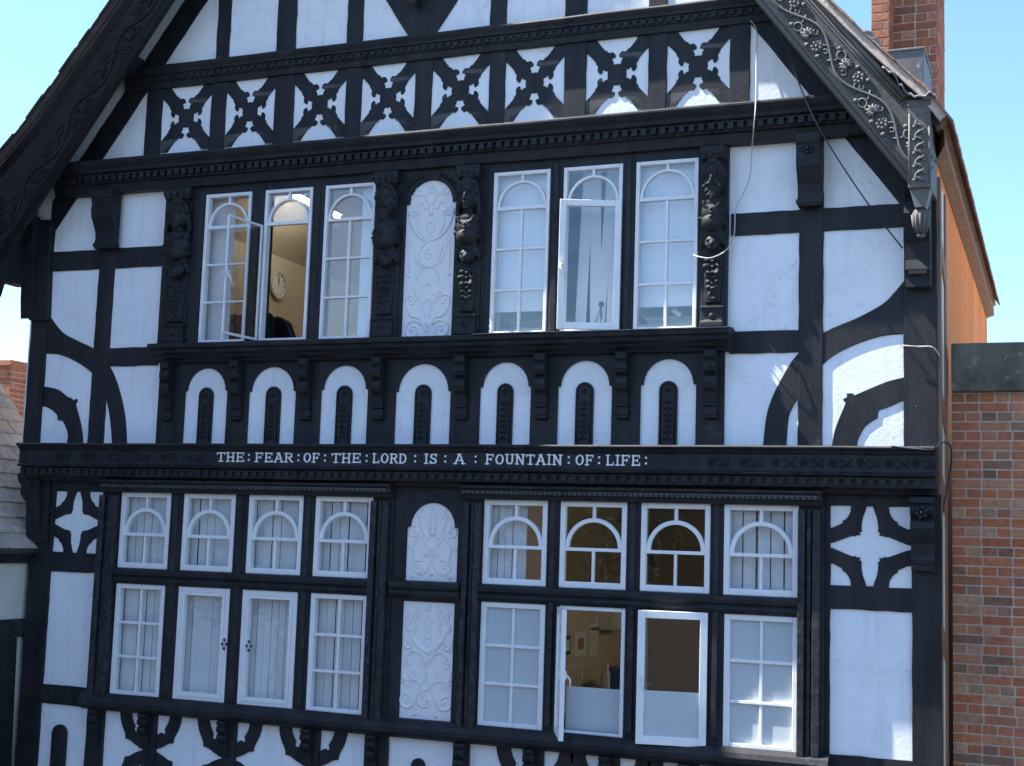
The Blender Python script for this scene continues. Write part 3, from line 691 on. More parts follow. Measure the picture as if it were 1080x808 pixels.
# outline with the arches open at the bottom
ring2 = [(ax0, 6.68), (ax0, ZB-.005)]
for hpts in AH:
    x0_, x1_ = hpts[0][0], hpts[1][0]; zs = hpts[2][1]; r = (x1_-x0_)/2-.022; cx = (x0_+x1_)/2
    ring2 += [(x0_, ZB-.005), (x0_, zs), (cx-r, zs+.0)]+list(reversed(arc(cx, zs, r, 0, 180, 18)))[1:-1]+[(cx+r, zs), (x1_, zs), (x1_, ZB-.005)]
ring2 += [(ax1, ZB-.005), (ax1, 6.68)]
mb.prism(ring2, -.01, OA); obj('arcade_board', mb, 'black', H, bev=.004)
for x0_, x1_, z0_, z1_ in SL:
    r = (x1_-x0_)/2; cx = (x0_+x1_)/2
    s_ = prism_part('arch_panel', [(x0_, z0_), (x1_, z0_), (x1_, z1_-r)]+arc(cx, z1_-r, r, 0, 180, 12)[1:-1]+[(x0_, z1_-r)], .0, .022, rough=0)
    q = MB(); q.tube([(x0_+.018, -.024, z0_+.02), (x0_+.018, -.024, z1_-r)]+[(x, -.024, z) for x, z in reversed(arc(cx, z1_-r, r-.018, 0, 180, 10))]+[(x1_-.018, -.024, z0_+.02)], .006)
    for k in range(7):
        z = z0_+.06+k*.045
        q.tube([(cx-.03, -.023, z-.012), (cx, -.027, z+.014), (cx+.03, -.023, z-.012)], .006)
        q.ball((cx, -.024, z-.012), (.010, .006, .010), 6, 4)
    rosette(q, cx, z1_-r-.0, .023, .026)
    obj('foliage_carving', q, 'carved', s_)
def console(xc, ztop, zbot, w_, o0, proj, name='console_bracket', mat='carved'):
    h = ztop-zbot
    prof = [(0, 0), (.95, 0), (1.0, -.04), (.95, -.10), (.80, -.13), (.98, -.18), (1.02, -.25), (.90, -.31), (.62, -.34), (.86, -.39), (.92, -.47), (.80, -.55), (.50, -.60), (.42, -.64), (.30, -.74), (.44, -.77), (.44, -.80), (.26, -.82), (.26, -.92), (.42, -.95), (.40, -.985), (.20, -1), (0, -1)]
    pr = [(o0+a*proj, ztop+b*h) for a, b in prof]
    def f(mb):
        mb.sweep(pr, xc-w_/2, xc+w_/2)
        for sx in (-1, 1):                     # volutes on the cheeks
            mb.tube([(xc+sx*w_/2, -(o0+proj*.66)-.02*cos(a/6*pi)*(1-a/16), ztop-.24*h+.02*sin(a/6*pi)*(1-a/16)) for a in range(13)], .005)
        mb.ball((xc, -(o0+proj*.98), ztop-.215*h), (w_*.3, .012, h*.05), 8, 5)
    return hp(name, mat, f, bev=.004)
for c in (172.5, 245.7, 318.5, 395.7, 484, 568.5, 654.4, 748):
    x = P(c, 410, .12)[0]
    console(x, 6.668, P(570, 442, .1)[1], .088, OA, .115)
for c in (281,): pass
# ---- large scrolled brackets under the lower cornice
def big_bracket(px0, px1, pytop, pybot, o=.045, proj=.15):
    xm = (px0+px1)/2
    x0, x1 = P(px0, (pytop+pybot)/2, .16)[0], P(px1, (pytop+pybot)/2, .06)[0]
    zt = z_lcb+.005; zb = P(xm, pybot, .1)[1]; h = zt-zb
    prof = [(0, 0), (1, 0), (1, -.10), (.94, -.13), (.98, -.19), (.90, -.26), (.96, -.34), (.90, -.46), (.66, -.58), (.44, -.70), (.38, -.82), (.44, -.88), (.50, -.93), (.44, -1.0), (0, -1)]
    def f(mb):
        mb.sweep([(o+a*proj, zt+b*h) for a, b in prof], x0, x1)
        mb.sweep([(o, zt), (o+proj*1.05, zt), (o+proj*1.05, zt-.05), (o+proj*1.0, zt-.075), (o, zt-.08)], x0-.004, x1+.004)
        rosette(mb, (x0+x1)/2, zt-h*.22, o+proj*.98, .045)
        mb.sweep([(o, zb+.02), (o+proj*.5, zb+.02), (o+proj*.5, zb+.05), (o, zb+.05)], x0-.01, x1+.01)
    return hp('scroll_bracket', 'carved', f, bev=.005)
big_bracket(97.5, 126, 195, 262)
big_bracket(840, 867.5, 135, 217)
# ---- carved figures (terms) between the windows
def term(pxc, py, ztop, zbot, wpx, kind):
    xc = P(pxc, py, .14)[0]; hw = (P(pxc+wpx/2, py, .14)[0]-P(pxc-wpx/2, py, .14)[0])/2*.9
    h = ztop-zbot; o = .05
    def Z(t): return ztop-t*h
    mb = MB()
    mb.box(xc-hw, xc+hw, -.0, .075, zbot, ztop)                       # pilaster shaft
    mb.box(xc-hw*.92, xc+hw*.92, .05, .19, Z(.068), Z(.0)+.0)          # capital
    mb.box(xc-hw*1.0, xc+hw*1.0, .05, .205, Z(.018), ztop)
    for k in range(4):
        mb.ball((xc+(k-1.5)*hw*.5, -.185, Z(.035)), (hw*.30, .035, .035))
        mb.ball((xc+(k-1.5)*hw*.48, -.18, Z(.062)), (hw*.22, .03, .022))
    hz = Z(.178); hr = hw*.74
    mb.box(xc-hw*.66, xc+hw*.66, .05, .14, hz, Z(.06))
    mb.ball((xc, -.135, hz), (hr, .085, .125), 18, 12)                    # skull
    mb.ball((xc, -.178, hz-.03), (hr*.70, .055, .09), 16, 10)           # face
    mb.ball((xc, -.236, hz-.015), (.013, .022, .034))                    # nose
    mb.ball((xc, -.243, hz-.034), (.017, .014, .011))
    for s_ in (-1, 1):
        mb.ball((xc+s_*hr*.38, -.218, hz+.030), (hr*.30, .020, .012))       # brow
        mb.ball((xc+s_*hr*.36, -.212, hz+.006), (.014, .012, .009))          # eye
        mb.ball((xc+s_*hr*.50, -.196, hz-.034), (.024, .024, .028))          # cheek
        mb.ball((xc+s_*hr*1.0, -.125, hz-.01), (.014, .022, .034))           # ear
    mb.ball((xc, -.222, hz-.062), (.026, .012, .007)); mb.ball((xc, -.216, hz-.080), (.022, .014, .010)); mb.ball((xc, -.200, hz-.105), (.028, .022, .02))
    if kind == 'beard':
        for a_, b_, r_ in ((0, -.115, .034), (-.035, -.10, .028), (.035, -.10, .028), (0, -.145, .028), (-.02, -.135, .024), (.02, -.135, .024), (-.058, -.07, .024), (.058, -.07, .024), (0, -.165, .018)):
            mb.ball((xc+a_, -.195, hz+b_), (r_, .036, r_))
        for s_ in (-1, 1): mb.ball((xc+s_*.026, -.232, hz-.053), (.027, .014, .010), 8, 6)
    for k in range(9):
        a_ = pi*k/8
        mb.ball((xc+cos(a_)*hr*1.0, -.150, hz+.03+sin(a_)*.10), (.026, .052, .028))
    if kind in ('woman', 'maid'):
        for s_ in (-1, 1):
            for k in range(5): mb.ball((xc+s_*hr*(1.0+.05*k), -.13, hz-.0-.034*k), (.022, .038, .028))
    if kind == 'maid': mb.box(xc-hr*1.08, xc+hr*1.08, .08, .20, hz+.085, hz+.115)
    mb.ball((xc, -.12, Z(.27)), (hr*.60, .06, .07))                      # neck
    mb.ball((xc, -.125, Z(.315)), (hw*.98, .085, .06), 18, 10)            # shoulders
    mb.ball((xc, -.150, Z(.365)), (hw*.94, .070, .085), 18, 12)            # breastplate
    mb.ball((xc, -.148, Z(.42)), (hw*.86, .085, .075), 18, 12)
    for s_ in (-1, 1):
        for k in range(14):
            a_ = k/13*2.4*pi; rr = .062*(1-.05*k); mb.ball((xc+s_*hw*.90, -.125-rr*cos(a_)*.8, Z(.40)+rr*sin(a_)*1.2), (.02, .013, .013), 6, 4)
    for k in range(9): a_ = pi+pi*k/8; mb.ball((xc+cos(a_)*hw*.62, -.205, Z(.315)+sin(a_)*.045), (.014, .016, .014), 6, 4)
    for k in range(3): mb.ball((xc, -.232, Z(.355+.022*k)), (.012, .012, .010), 6, 4)
    mb.box(xc-hw*.78, xc+hw*.78, .05, .15, Z(.485), Z(.46))
    # mask
    mz = Z(.535)
    mb.ball((xc, -.125, mz), (hw*.62, .06, .065), 14, 8); mb.ball((xc, -.18, mz-.012), (.02, .025, .022)); mb.ball((xc, -.165, mz-.04), (.035, .02, .014))
    for s_ in (-1, 1):
        mb.ball((xc+s_*.026, -.175, mz+.018), (.020, .012, .008)); mb.ball((xc+s_*hw*.7, -.11, mz+.04), (.03, .03, .04)); mb.ball((xc+s_*hw*.85, -.09, mz+.0), (.022, .03, .03)); mb.ball((xc+s_*.034, -.165, mz-.018), (.018, .016, .018))
    for k in range(5): mb.ball((xc+(k-2)*.026, -.12, mz+.068-.006*abs(k-2)), (.014, .03, .022))
    # drop ornament on the tapering shaft
    mb.prism([(xc-hw*.78, Z(.60)), (xc+hw*.78, Z(.60)), (xc+hw*.55, Z(.86)), (xc-hw*.55, Z(.86))], .05, .105)
    for k in range(6):
        z = Z(.625+.03*k)
        for s_ in (-1, 1): mb.ball((xc+s_*hw*(.42-.03*k), -.112, z), (.028-.002*k, .018, .016))
        mb.ball((xc, -.118, z-.012), (.014, .014, .014))
    for s_ in (-1, 1): mb.ball((xc+s_*hw*.55, -.12, Z(.66)), (.026, .02, .02)); mb.ball((xc+s_*hw*.35, -.125, Z(.70)), (.022, .02, .018))
    for k in range(10): mb.ball((xc+.026*cos(k*.2*pi), -.108, Z(.82)+.026*sin(k*.2*pi)), .009)
    # base block
    mb.box(xc-hw*.82, xc+hw*.82, .05, .13, zbot, Z(.88)); mb.box(xc-hw*.9, xc+hw*.9, .05, .145, Z(.895), Z(.88)); mb.box(xc-hw*.9, xc+hw*.9, .05, .150, zbot, zbot+.05)
    mb.ball((xc, -.135, Z(.935)), (.022, .016, .022)); mb.box(xc-hw*.5, xc+hw*.5, .1, .138, Z(.97), Z(.96))
    mb.v = [(a, b*.78, c) for a, b, c in mb.v]
    lab = {'beard': 'carved bearded bust on a tapering pilaster', 'woman': 'carved bust of a long-haired woman on a pilaster', 'maid': 'carved bust with a flat cap on a pilaster'}[kind]
    return obj('carved_figure', mb, 'carved', H, remesh=.0062, label=lab)
zt = z_lcb+.01; zb = 6.835
term(183, 275, zt-.03, zb, 31, 'woman'); term(403.5, 270, zt-.03, zb, 29, 'beard'); term(490.5, 265, zt-.03, zb, 29, 'maid'); term(750.5, 250, zt-.03, zb, 31, 'beard')
# ---- bottom sill beam and braced dado
def f(mb): mb.sweep([(.0, 3.655), (.09, 3.655), (.12, 3.675), (.14, 3.70), (.145, 3.735), (.13, 3.77), (.10, 3.79), (.085, 3.80), (0, 3.80)], LX0-.05, LX1+.03, .002)
hp('sill_beam', 'black', f, bev=.003)
def f(mb): mb.sweep([(.0, 3.655), (.09, 3.655), (.12, 3.675), (.14, 3.70), (.145, 3.735), (.13, 3.77), (.10, 3.79), (.085, 3.80), (0, 3.80)], LX1+.032, RX1+.05, .002)
hp('sill_beam', 'black', f, bev=.003)
def ring_brace(xc, zc, R0, R1, lo, hi, o=.016):
    kn = lambda a, r, s: (xc+(r+s)*cos(radians(a)), zc+(r+s)*sin(radians(a)))
    out = []
    for i in range(37):
        a = lo+(hi-lo)*i/36; s = 0
        for ka in (lo+46, hi-46):
            if abs(a-ka) < 3.2: s = .028
            elif abs(a-ka) < 8: s = .008
        out.append(kn(a, R1, s))
    inn = []
    for i in range(37):
        a = lo+(hi-lo)*i/36; s = 0
        for ka in (lo+48, hi-48):
            if abs(a-ka) < 5: s = .030
        inn.append(kn(a, R0, s))
    return prism_part('ring_brace', out+inn[::-1], -.01, o, rough=0, bev=.003)
pw = .10
dl = [P(156.5, 770, .03)[0], P(240, 778, .03)[0], P(328, 786, .03)[0]]
dr = [P(563, 800, .03)[0]]; dr += [dr[0]+.60*k for k in (1, 2, 3)]
for X in dl+dr:
    post('dado_post', X-.05, X+.075, 2.95, 3.66, .036)
    if X < -1.9 or X in dl:
        ring_brace(X, 3.665, .20, .315, 180, 360); ring_brace(X, 3.03, .20, .315, 0, 180, .013)
    console(X-.02, 3.655, 3.36, .085, .03, .085)
for a, b in ((90.5, 108), (385, 409), (478, 495), (38-20, 38)):
    post('dado_post', P(a, 775, .03)[0], P(b, 775, .03)[0], 2.95, 3.66, .034)
for a in (95.5, 391, 484.5): console(P(a, 775, .1)[0], 3.655, 3.32, .08, .03, .085)
for a, b, t in ((54, 69, 764), (434.5, 448.5, 800)):
    x0, x1 = P(a, 790, .02)[0], P(b, 790, .02)[0]; zt_ = P((a+b)/2, t, .02)[1]; r = (x1-x0)/2
    prism_part('arch_panel', [(x0, 2.95), (x1, 2.95), (x1, zt_-r)]+arc((x0+x1)/2, zt_-r, r, 0, 180, 12)[1:-1]+[(x0, zt_-r)], 0, .03, rough=0)
post('bottom_beam', XL, XR, 2.72, 2.95, .16)
def f(mb):
    mb.box(XL+.05, XR-.05, -.3, -.05, 0, 2.75)
hp('shop_wall', 'sand', f)
for x0 in (-8.4, -6.2, -4.2, -2.6):
    fr = hp('shop_window', 'black', lambda mb: mb.prism(hole(x0, x0+1.4, .5, 2.5), -.06, .02, holes=[hole(x0+.08, x0+1.32, .6, 2.42)]), bev=.006)
    q = MB(); q.box(x0+.07, x0+1.33, -.03, -.02, .59, 2.43); obj('pane', q, 'glass', fr)
for x0 in (XL+.02, -6.6, -4.6, -2.85, XR-.22): post('shop_post', x0, x0+.2, 0, 2.72, .06)
# ---- corner brackets outside
def lb(pts, o):
    c = prism_part('corner_bracket', smoothpoly(pts[:-2], 3)+pts[-2:], -.12, .06, 'carved', 0, .008)
    q = MB(); zt_, zb_ = pts[0][1], pts[-2][1]; xc = (pts[0][0]+pts[-1][0])/2+.03; h = zt_-zb_
    q.sweep([(.06, zt_), (o+.02, zt_), (o+.02, zt_-.07*h), (o-.02, zt_-.1*h), (o, zt_-.25*h), (o-.03, zt_-.4*h), (.09, zt_-.6*h), (.08, zt_-.8*h), (.06, zb_+.02)], xc-.06, xc+.09)
    rosette(q, xc, zt_-.2*h, o, .035); obj('scroll', q, 'carved', c, bev=.004)
def corner_bracket(xc, w_, ztop, zbot, o0, proj, side):
    h = ztop-zbot
    prof = [(0, 0), (1.0, 0), (1.0, -.07), (.85, -.10), (.98, -.16), (.90, -.22), (.62, -.27), (.80, -.33), (.86, -.42), (.70, -.54), (.46, -.64), (.40, -.78), (.46, -.86), (.36, -.92), (.36, -1), (0, -1)]
    def f(mb):
        mb.sweep([(o0+a*proj, ztop+b*h) for a, b in prof], xc-w_/2, xc+w_/2)
        n = len(prof)                             # the same scroll seen from the front, on the cheek
        pts = [(xc+side*(w_/2-.02), ztop)]+[(xc+side*(w_/2-.02+a*proj*.62), ztop+b*h) for a, b in prof[1:-1]]+[(xc+side*(w_/2-.02), ztop-h)]
        mb.prism(pts, -.06, o0+.03)
        rosette(mb, xc, ztop-h*.2, o0+proj*.98, .05); rosette(mb, xc, ztop-h*.46, o0+proj*.80, .03)
        mb.box(xc-w_*.36, xc+w_*.36, o0+proj*.2, o0+proj*.5, ztop-h*.90, ztop-h*.87)
    return hp('corner_bracket', 'carved', f, bev=.004)
lb(PP([(12, 232), (13, 240), (15.6, 258), (16, 271), (23.4, 277.5), (22, 284), (22, 297), (27, 310), (29, 325.6), (31, 338), (50, 338), (54, 232)], .05), .16)
corner_bracket(P(968, 250, .15)[0], .17, 7.95, 7.08, .05, .24, 0)
lb(PP([(19, 499), (20, 508), (23, 512), (22, 520), (27, 528), (31, 535), (33, 546), (35, 558), (37, 572), (50, 572), (54, 499)], .05), .13)
corner_bracket(P(973, 555, .12)[0], .155, 5.60, 5.10, .05, .16, 0)
# ---- bargeboards
OBG = .45
bl = lambda x: 9.82+(x+7.204)*1.345      # left inner edge
br_ = lambda x: 9.153-(x+2.019)*1.335    # right inner edge
APZ = 12.95
def roof_line(side):
    if side < 0: return [(CX, 13.62), (-7.801, 9.822), (-8.60, 8.865), (-9.02, 8.44), (-9.45, 8.04)]
    return [(CX, 13.62), (-1.557, 9.150), (-1.16, 8.70), (-.86, 8.39), (-.715, 8.185)]
def offs(pts, d):
    q = []
    for i, p in enumerate(pts):
        a = pts[max(i-1, 0)]; b = pts[min(i+1, len(pts)-1)]; v = Vector((b[0]-a[0], b[1]-a[1])).normalized()
        n = Vector((v.y, -v.x)) if v.x > 0 else Vector((-v.y, v.x))
        if n.y > 0: n = -n
        q.append((p[0]+n.x*d, p[1]+n.y*d))
    q[0] = (CX, pts[0][1]-d*1.66); return q
def bargeboard(side):
    face = offs(roof_line(-1), .05) if side < 0 else [(CX, 13.53), (-1.663, 9.245), (-1.30, 8.78), (-.966, 8.37)]
    rl = face
    inner_end = (-8.90, bl(-8.90)) if side < 0 else (-.966, br_(-.966))
    out = [p for p in rl if (p[0] > -9.10 if side < 0 else p[0] < -.95)]
    if side < 0: out.append((-9.04, 8.42)); out.append((-9.04, 7.75))
    out = out if side < 0 else face
    pts = list(out)+[inner_end, (CX, APZ)]
    mb = MB(); mb.prism(pts, OBG-.05, OBG)
    b = obj('bargeboard', mb, 'worn_lit' if side > 0 else 'carved', H, bev=.006)
    # raised mouldings along both edges
    def strip(mb, ds, h, r):
        fn = bl if side < 0 else br_
        for d, hh in ds:
            A = Vector((CX, -OBG-hh, APZ+.0)); B = Vector((inner_end[0], -OBG-hh, inner_end[1])); t = (B-A).normalized(); n = Vector((-t.z, 0, t.x))
            if n.z < 0: n = -n
            mb.tube([A+n*d, B+n*d], r)
    q = MB(); strip(q, ((.016, -.004),), .02, .020); strip(q, ((.046, -.006),), 0, .016); strip(q, ((.072, -.003),), 0, .009)
    # outer moulding follows the roof
    for d, r in ((.018, .022), (.050, .013), (.072, .008)):
        ol = offs(face, d); q.tube([(x, -OBG-.003, z) for x, z in ol if (x > -9.03 if side < 0 else x < -.90)], r)
    obj('moulding', q, 'worn_lit' if side > 0 else 'carved', b)
    # vine
    A = Vector((inner_end[0], -OBG, inner_end[1])); B = Vector((CX, -OBG, APZ)); t = (B-A).normalized(); n = Vector((-t.z, 0, t.x)); n = n if n.z > 0 else -n
    L = (B-A).length; mid = .158 if side > 0 else .185
    v = MB(); O = Vector((0, -.008, 0))
    def S(s, c): return A+t*s+n*(mid+c)+O
    lam = .76; amp = .062; ph = .55 if side > 0 else .2
    st = []
    s = .03
    while s < min(L-.3, 4.2): st.append(S(s, amp*sin(2*pi*s/lam+ph*2*pi))); s += .03
    v.tube(st, .0105, 7)
    def petal_flower(p, r):
        for j in range(7):
            a = j*2*pi/7; v.ball(p+t*cos(a)*r*.62+n*sin(a)*r*.62, (r*.33, r*.26, r*.33), 8, 5)
            v.ball(p+t*cos(a+.45)*r*.9+n*sin(a+.45)*r*.9+Vector((0, .003, 0)), (r*.16, r*.14, r*.16), 6, 4)
        v.ball(p-Vector((0, r*.1, 0)), (r*.28,)*3, 8, 5)
    k = int((ph*lam+.1)/(lam/2)); s0 = -ph*lam+lam*.25
    kk = 0
    while s0 < 4.1:
        c = -1 if kk % 2 == 0 else 1                # hollow of the wave that the ornaments fill
        rr = random.Random(kk+50*(side > 0))
        def at(ds, dc): return S(s0+ds+rr.uniform(-.006, .006), c*dc)
        if s0 > -.02:
            petal_flower(at(-.085, .040), .048)
            p = at(.035, .030)
            for j in range(9):
                a = -2.2+j*.55; l_ = .062*(1-.09*abs(j-4)); d_ = t*cos(a)+n*sin(a)*c
                v.tube([p, p+d_*l_*.5-Vector((0, .010, 0)), p+d_*l_], [.011, .012, .004], 6); v.ball(p+d_*l_*.8, (.012, .009, .012), 6, 4)
            p = at(.125, .050)
            v.tube([p+t*cos(a*pi/8)*.034+n*sin(a*pi/8)*.030 for a in range(16)], .0085, 6, closed=True)
            v.tube([p-t*.034, p-t*.055+n*.018*c, p-t*.075-n*.008*c, p-t*.085+n*.02*c], [.008, .009, .008, .010], 6)
            for ds, dc in ((.175, .072), (-.150, .078), (-.02, .083)): v.ball(at(ds, dc), (.019, .013, .016), 8, 5)
            p = at(.005, -.022); v.tube([p+t*cos(a*.5)*(.026-.0018*a)+n*c*sin(a*.5)*(.026-.0018*a) for a in range(11)], .0075, 6)
            p = at(-.16, .02); v.tube([p+t*cos(a*.5)*(.024-.0017*a)-n*c*sin(a*.5)*(.024-.0017*a) for a in range(11)], .0075, 6)
            v.tube([at(.16, -.045), at(.13, .0), at(.13, .03)], .007, 6); v.tube([at(-.16, -.045), at(-.11, -.01), at(-.09, .02)], .007, 6)
        kk += 1; s0 += lam/2
    obj('vine_carving', v, 'worn_lit' if side > 0 else 'carved', b)
    return b
bargeboard(1); bargeboard(-1)
# end blocks (carved, with urn drops)
def end_block(x0, x1, z0, z1, mat):
    xc = (x0+x1)/2
    mb = MB(); mb.box(x0, x1, .24, .50, z0, z1); mb.box(x0-.004, x1+.004, .23, .507, z1-.03, z1+.02)
    mb.box(x0, x1, .0, .24, z0+.02, z1-.02)
    b = obj('end_block', mb, mat, H, bev=.005)
    v = MB()
    for s_ in (-1, 1): v.tube([(xc+s_*.066, -.502, z0+.03), (xc+s_*.066, -.502, z1-.08)], .008)
    for k in range(9):
        z = z0+.06+k*.047; s_ = 1 if k % 2 else -1
        v.tube([(xc-.03*s_, -.503, z-.02), (xc, -.512, z), (xc+.03*s_, -.510, z+.012), (xc+.02*s_, -.506, z+.034)], [.008, .011, .010, .006])
        v.ball((xc+.032*s_, -.506, z-.008), (.016, .010, .014), 8, 5)
    obj('foliage_carving', v, mat, b)
    u = MB(); yc = -.40
    u.prism([(xc-.07, z0), (xc+.07, z0), (xc+.035, z0-.13), (xc-.035, z0-.13)], .33, .47)
    u.lathe(xc, yc, [(.03, z0-.12), (.045, z0-.135), (.055, z0-.15), (.062, z0-.165), (.060, z0-.20), (.050, z0-.25), (.036, z0-.29), (.022, z0-.305), (.03, z0-.315), (.012, z0-.33), (.001, z0-.335)])
    for k in range(12):
        a = k*pi/6; u.tube([(xc+.062*cos(a), yc+.062*sin(a), z0-.17), (xc+.054*cos(a), yc+.054*sin(a), z0-.24), (xc+.034*cos(a), yc+.034*sin(a), z0-.29)], .006, 5)
    obj('urn_drop', u, mat, b)
end_block(-.962, -.812, 7.70, 8.30, 'worn_lit')
end_block(-9.06, -8.895, 7.40, 8.15, 'carved')
# ---- roof
YB = 7.0
def roof_slab(side):
    rl = roof_line(side); lo = offs(rl, .05)
    mb = MB(); mb.prism(rl+lo[::-1], -YB, OBG+.02)
    r = obj('roof_slope', mb, 'tile', H)
    # plain tiles laid in courses on the visible verge and eaves
    mbd = MB(); mbd.prism(offs(rl, -.006)+offs(rl, .046)[::-1], OBG-.04, OBG+.055, rough=.003); obj('verge_mortar', mbd, 'bedding' if side > 0 else 'darktile', r)
    q = MB(); O = OBG+.075
    for (a, b) in zip(rl, rl[1:]):
        A, B = Vector((a[0], 0, a[1])), Vector((b[0], 0, b[1])); L = (B-A).length; t = (B-A)/L; n = Vector((-t.z, 0, t.x)); n = n if n.z > 0 else -n
        k = int(L/.10)
        for i in range(k):
            p = A+t*(i+.5)*L/k
            for j in range(2):
                y0 = -O+random.uniform(-.012, .012)+j*.17
                q.obox(p+Vector((0, y0+.083, 0))+n*(.012+random.uniform(0, .006)), t*.082, Vector((0, .083, 0)), (n+t*(-.10)).normalized()*.0065, random.random())
    obj('verge_tiles', q, 'tile' if side > 0 else 'darktile', r)  # left verge tiles and mortar have the shade put into their colour
    s = MB(); lo2 = offs(rl, .052); lo3 = offs(rl, .085)
    s.prism(lo2+lo3[::-1], -.0 if side > 0 else -2.5, OBG-.05); obj('soffit', s, 'black', r)
    e = MB()
    ex, ez = rl[-1]
    for i in range(int((YB+.4)/.17)):
        y = -.45+i*.17
        for c in range(3):
            tt = Vector((rl[-2][0]-ex, 0, rl[-2][1]-ez)).normalized(); nn = Vector((-tt.z, 0, tt.x)); nn = nn if nn.z > 0 else -nn
            e.obox(Vector((ex, y+.085*(c % 2), ez))+tt*(.02+.10*c)+nn*(.012+random.uniform(0, .005)), tt*.085, Vector((0, .081, 0)), (nn+tt*.09).normalized()*.0065, random.random())
    obj('eaves_tiles', e, 'tile', r)
    return r
roof_slab(1); roof_slab(-1)
if 1:       # purlin ends carrying the verge
    for x, z in ((-7.88, 9.42), (-1.84, 9.42)):
        hp('purlin_end', 'black', lambda mb: mb.box(x-.09, x+.09, -.05, OBG-.05, z-.10, z+.08), bev=.01)
# fascia / plate along the right eaves, lead valley at the foot of the verge
def f(mb):
    mb.add([(-.815, .0, 8.02), (-.735, -.30, 8.05), (-.735, YB-.05, 8.05), (-.815, YB-.05, 8.02), (-.815, .0, 8.20), (-.815, YB-.05, 8.20), (-.74, -.30, 8.15), (-.74, YB-.05, 8.15)],
           [(0, 1, 2, 3), (0, 3, 5, 4), (4, 5, 7, 6), (1, 6, 7, 2), (0, 4, 6, 1), (2, 7, 5, 3)])
hp('eaves_board', 'brownpaint', f)
def f(mb):
    pts = [(x, z+.012*sin(i*2.3)) for i, (x, z) in enumerate(smoothpoly([(-1.13, 8.55), (-1.06, 8.50), (-1.0, 8.40), (-.94, 8.335), (-.87, 8.32), (-.80, 8.335), (-.775, 8.30)], 3))]
    vs = []; fs = []
    for i, (x, z) in enumerate(pts):
        for y, dz in ((-.56, .0), (-.53, .035), (-.40, .05), (-.30, .055)): vs.append((x, y+.01*sin(i*1.7), z+dz*.6+.003*sin(i*3+y*9)))
        for y, dz in ((-.30, .026), (-.40, .022), (-.525, .012), (-.55, -.008)): vs.append((x, y+.01*sin(i*1.7), z+dz))
    for i in range(len(pts)-1):
        for j in range(8): a, b = i*8+j, i*8+(j+1) % 8; fs.append((a, b, b+8, a+8))
    fs += [tuple(range(8)), tuple(range(len(pts)*8-8, len(pts)*8))]
    mb.add(vs, fs, smooth=True)
hp('lead_valley', 'lead', f)
# ---- right flank
def f(mb): mb.box(XR-.18, XR+.0, -YB+.02, -.02, 0, 8.06)
hp('side_wall', 'orange', f)
fl = []
def f(mb):
    X = XR+.03
    mb.box(XR-.05, X, -.11, -.0, 0, 7.9); 
    mb.box(XR, X-.004, -.62, -.50, 0, 7.9)
    for z in (7.35, 6.25, 5.65, 4.6, 3.6): mb.obox((XR+.012, .30, z), (.014, 0, 0), (0, .22, -.10), (0, 0, .07))
hp('flank_timbers', 'brownpaint', f, bev=.004)
def f(mb): mb.box(XR, XR+.012, -.51, -.10, .1, 7.9)
hp('flank_infill', 'cream', f)
# ---- back, left flank, floors, ceilings and rooms
def f(mb): (mb.box(XL+.0, XL+.18, -YB+.02, -.22, 5.75, 8.4), mb.box(-8.63, -8.60, -YB+.02, -.22, 0, 5.749))
hp('side_wall', 'cream', f)
def f(mb): mb.prism([(XL, 0), (XR, 0), (XR, 8.05), (CX, 13.2), (XL, 7.9)], -YB, -YB+.2)
hp('back_wall', 'brick', f)
for z0, z1, mt in ((2.75, 2.9, 'carpet'), (5.66, 5.86, 'carpet')):
    hp('floor_slab', mt, lambda mb: mb.box(XL+.19, XR-.19, -YB+.21, -.225, z0, z1))
for z0, z1 in ((2.9, 5.655), (5.862, 8.10)):
    hp('room_wall', 'wallpaper', lambda mb: (mb.box(XL+.185, XL+.20, -YB+.22, -.23, z0, z1), mb.box(XR-.20, XR-.185, -YB+.22, -.23, z0, z1), mb.box(XL+.2, XR-.2, -YB+.205, -YB+.22, z0, z1)))
hp('room_wall', 'wallpaper', lambda mb: mb.box(-4.90, -4.78, -YB+.23, -.225, 5.863, 9.70))
hp('room_wall', 'wallpaper', lambda mb: mb.box(XL+.185, XL+.20, -YB+.22, -.23, 8.101, 8.53))
hp('room_wall', 'wallpaper', lambda mb: mb.prism([(XL+.2, 8.101), (XR-.2, 8.101), (-2.15, 9.70), (-7.55, 9.70), (XL+.2, 8.50)], -YB+.205, -YB+.22))
hp('sloping_ceiling', 'wallpaper', lambda mb: mb.prism([(XL+.185, 8.50), (-7.60, 9.72), (-2.10, 9.72), (XR-.19, 8.09), (XR-.19, 8.12), (-2.10, 9.76), (-7.60, 9.76), (XL+.185, 8.54)], -YB+.21, -.225))
hp('room_wall', 'wallpaper', lambda mb: mb.box(-4.92, -4.80, -YB+.23, -.225, 2.902, 5.654))
hp('room_ceiling', 'ceiling', lambda mb: mb.box(XL+.21, XR-.21, -YB+.24, -.23, 5.645, 5.6545))
hp('dado_rail', 'wallpaper', lambda mb: mb.box(-4.80, -4.775, -YB+.24, -.3, PX(594, 706, -4.78)[1]-.05, PX(594, 706, -4.78)[1]+.05))
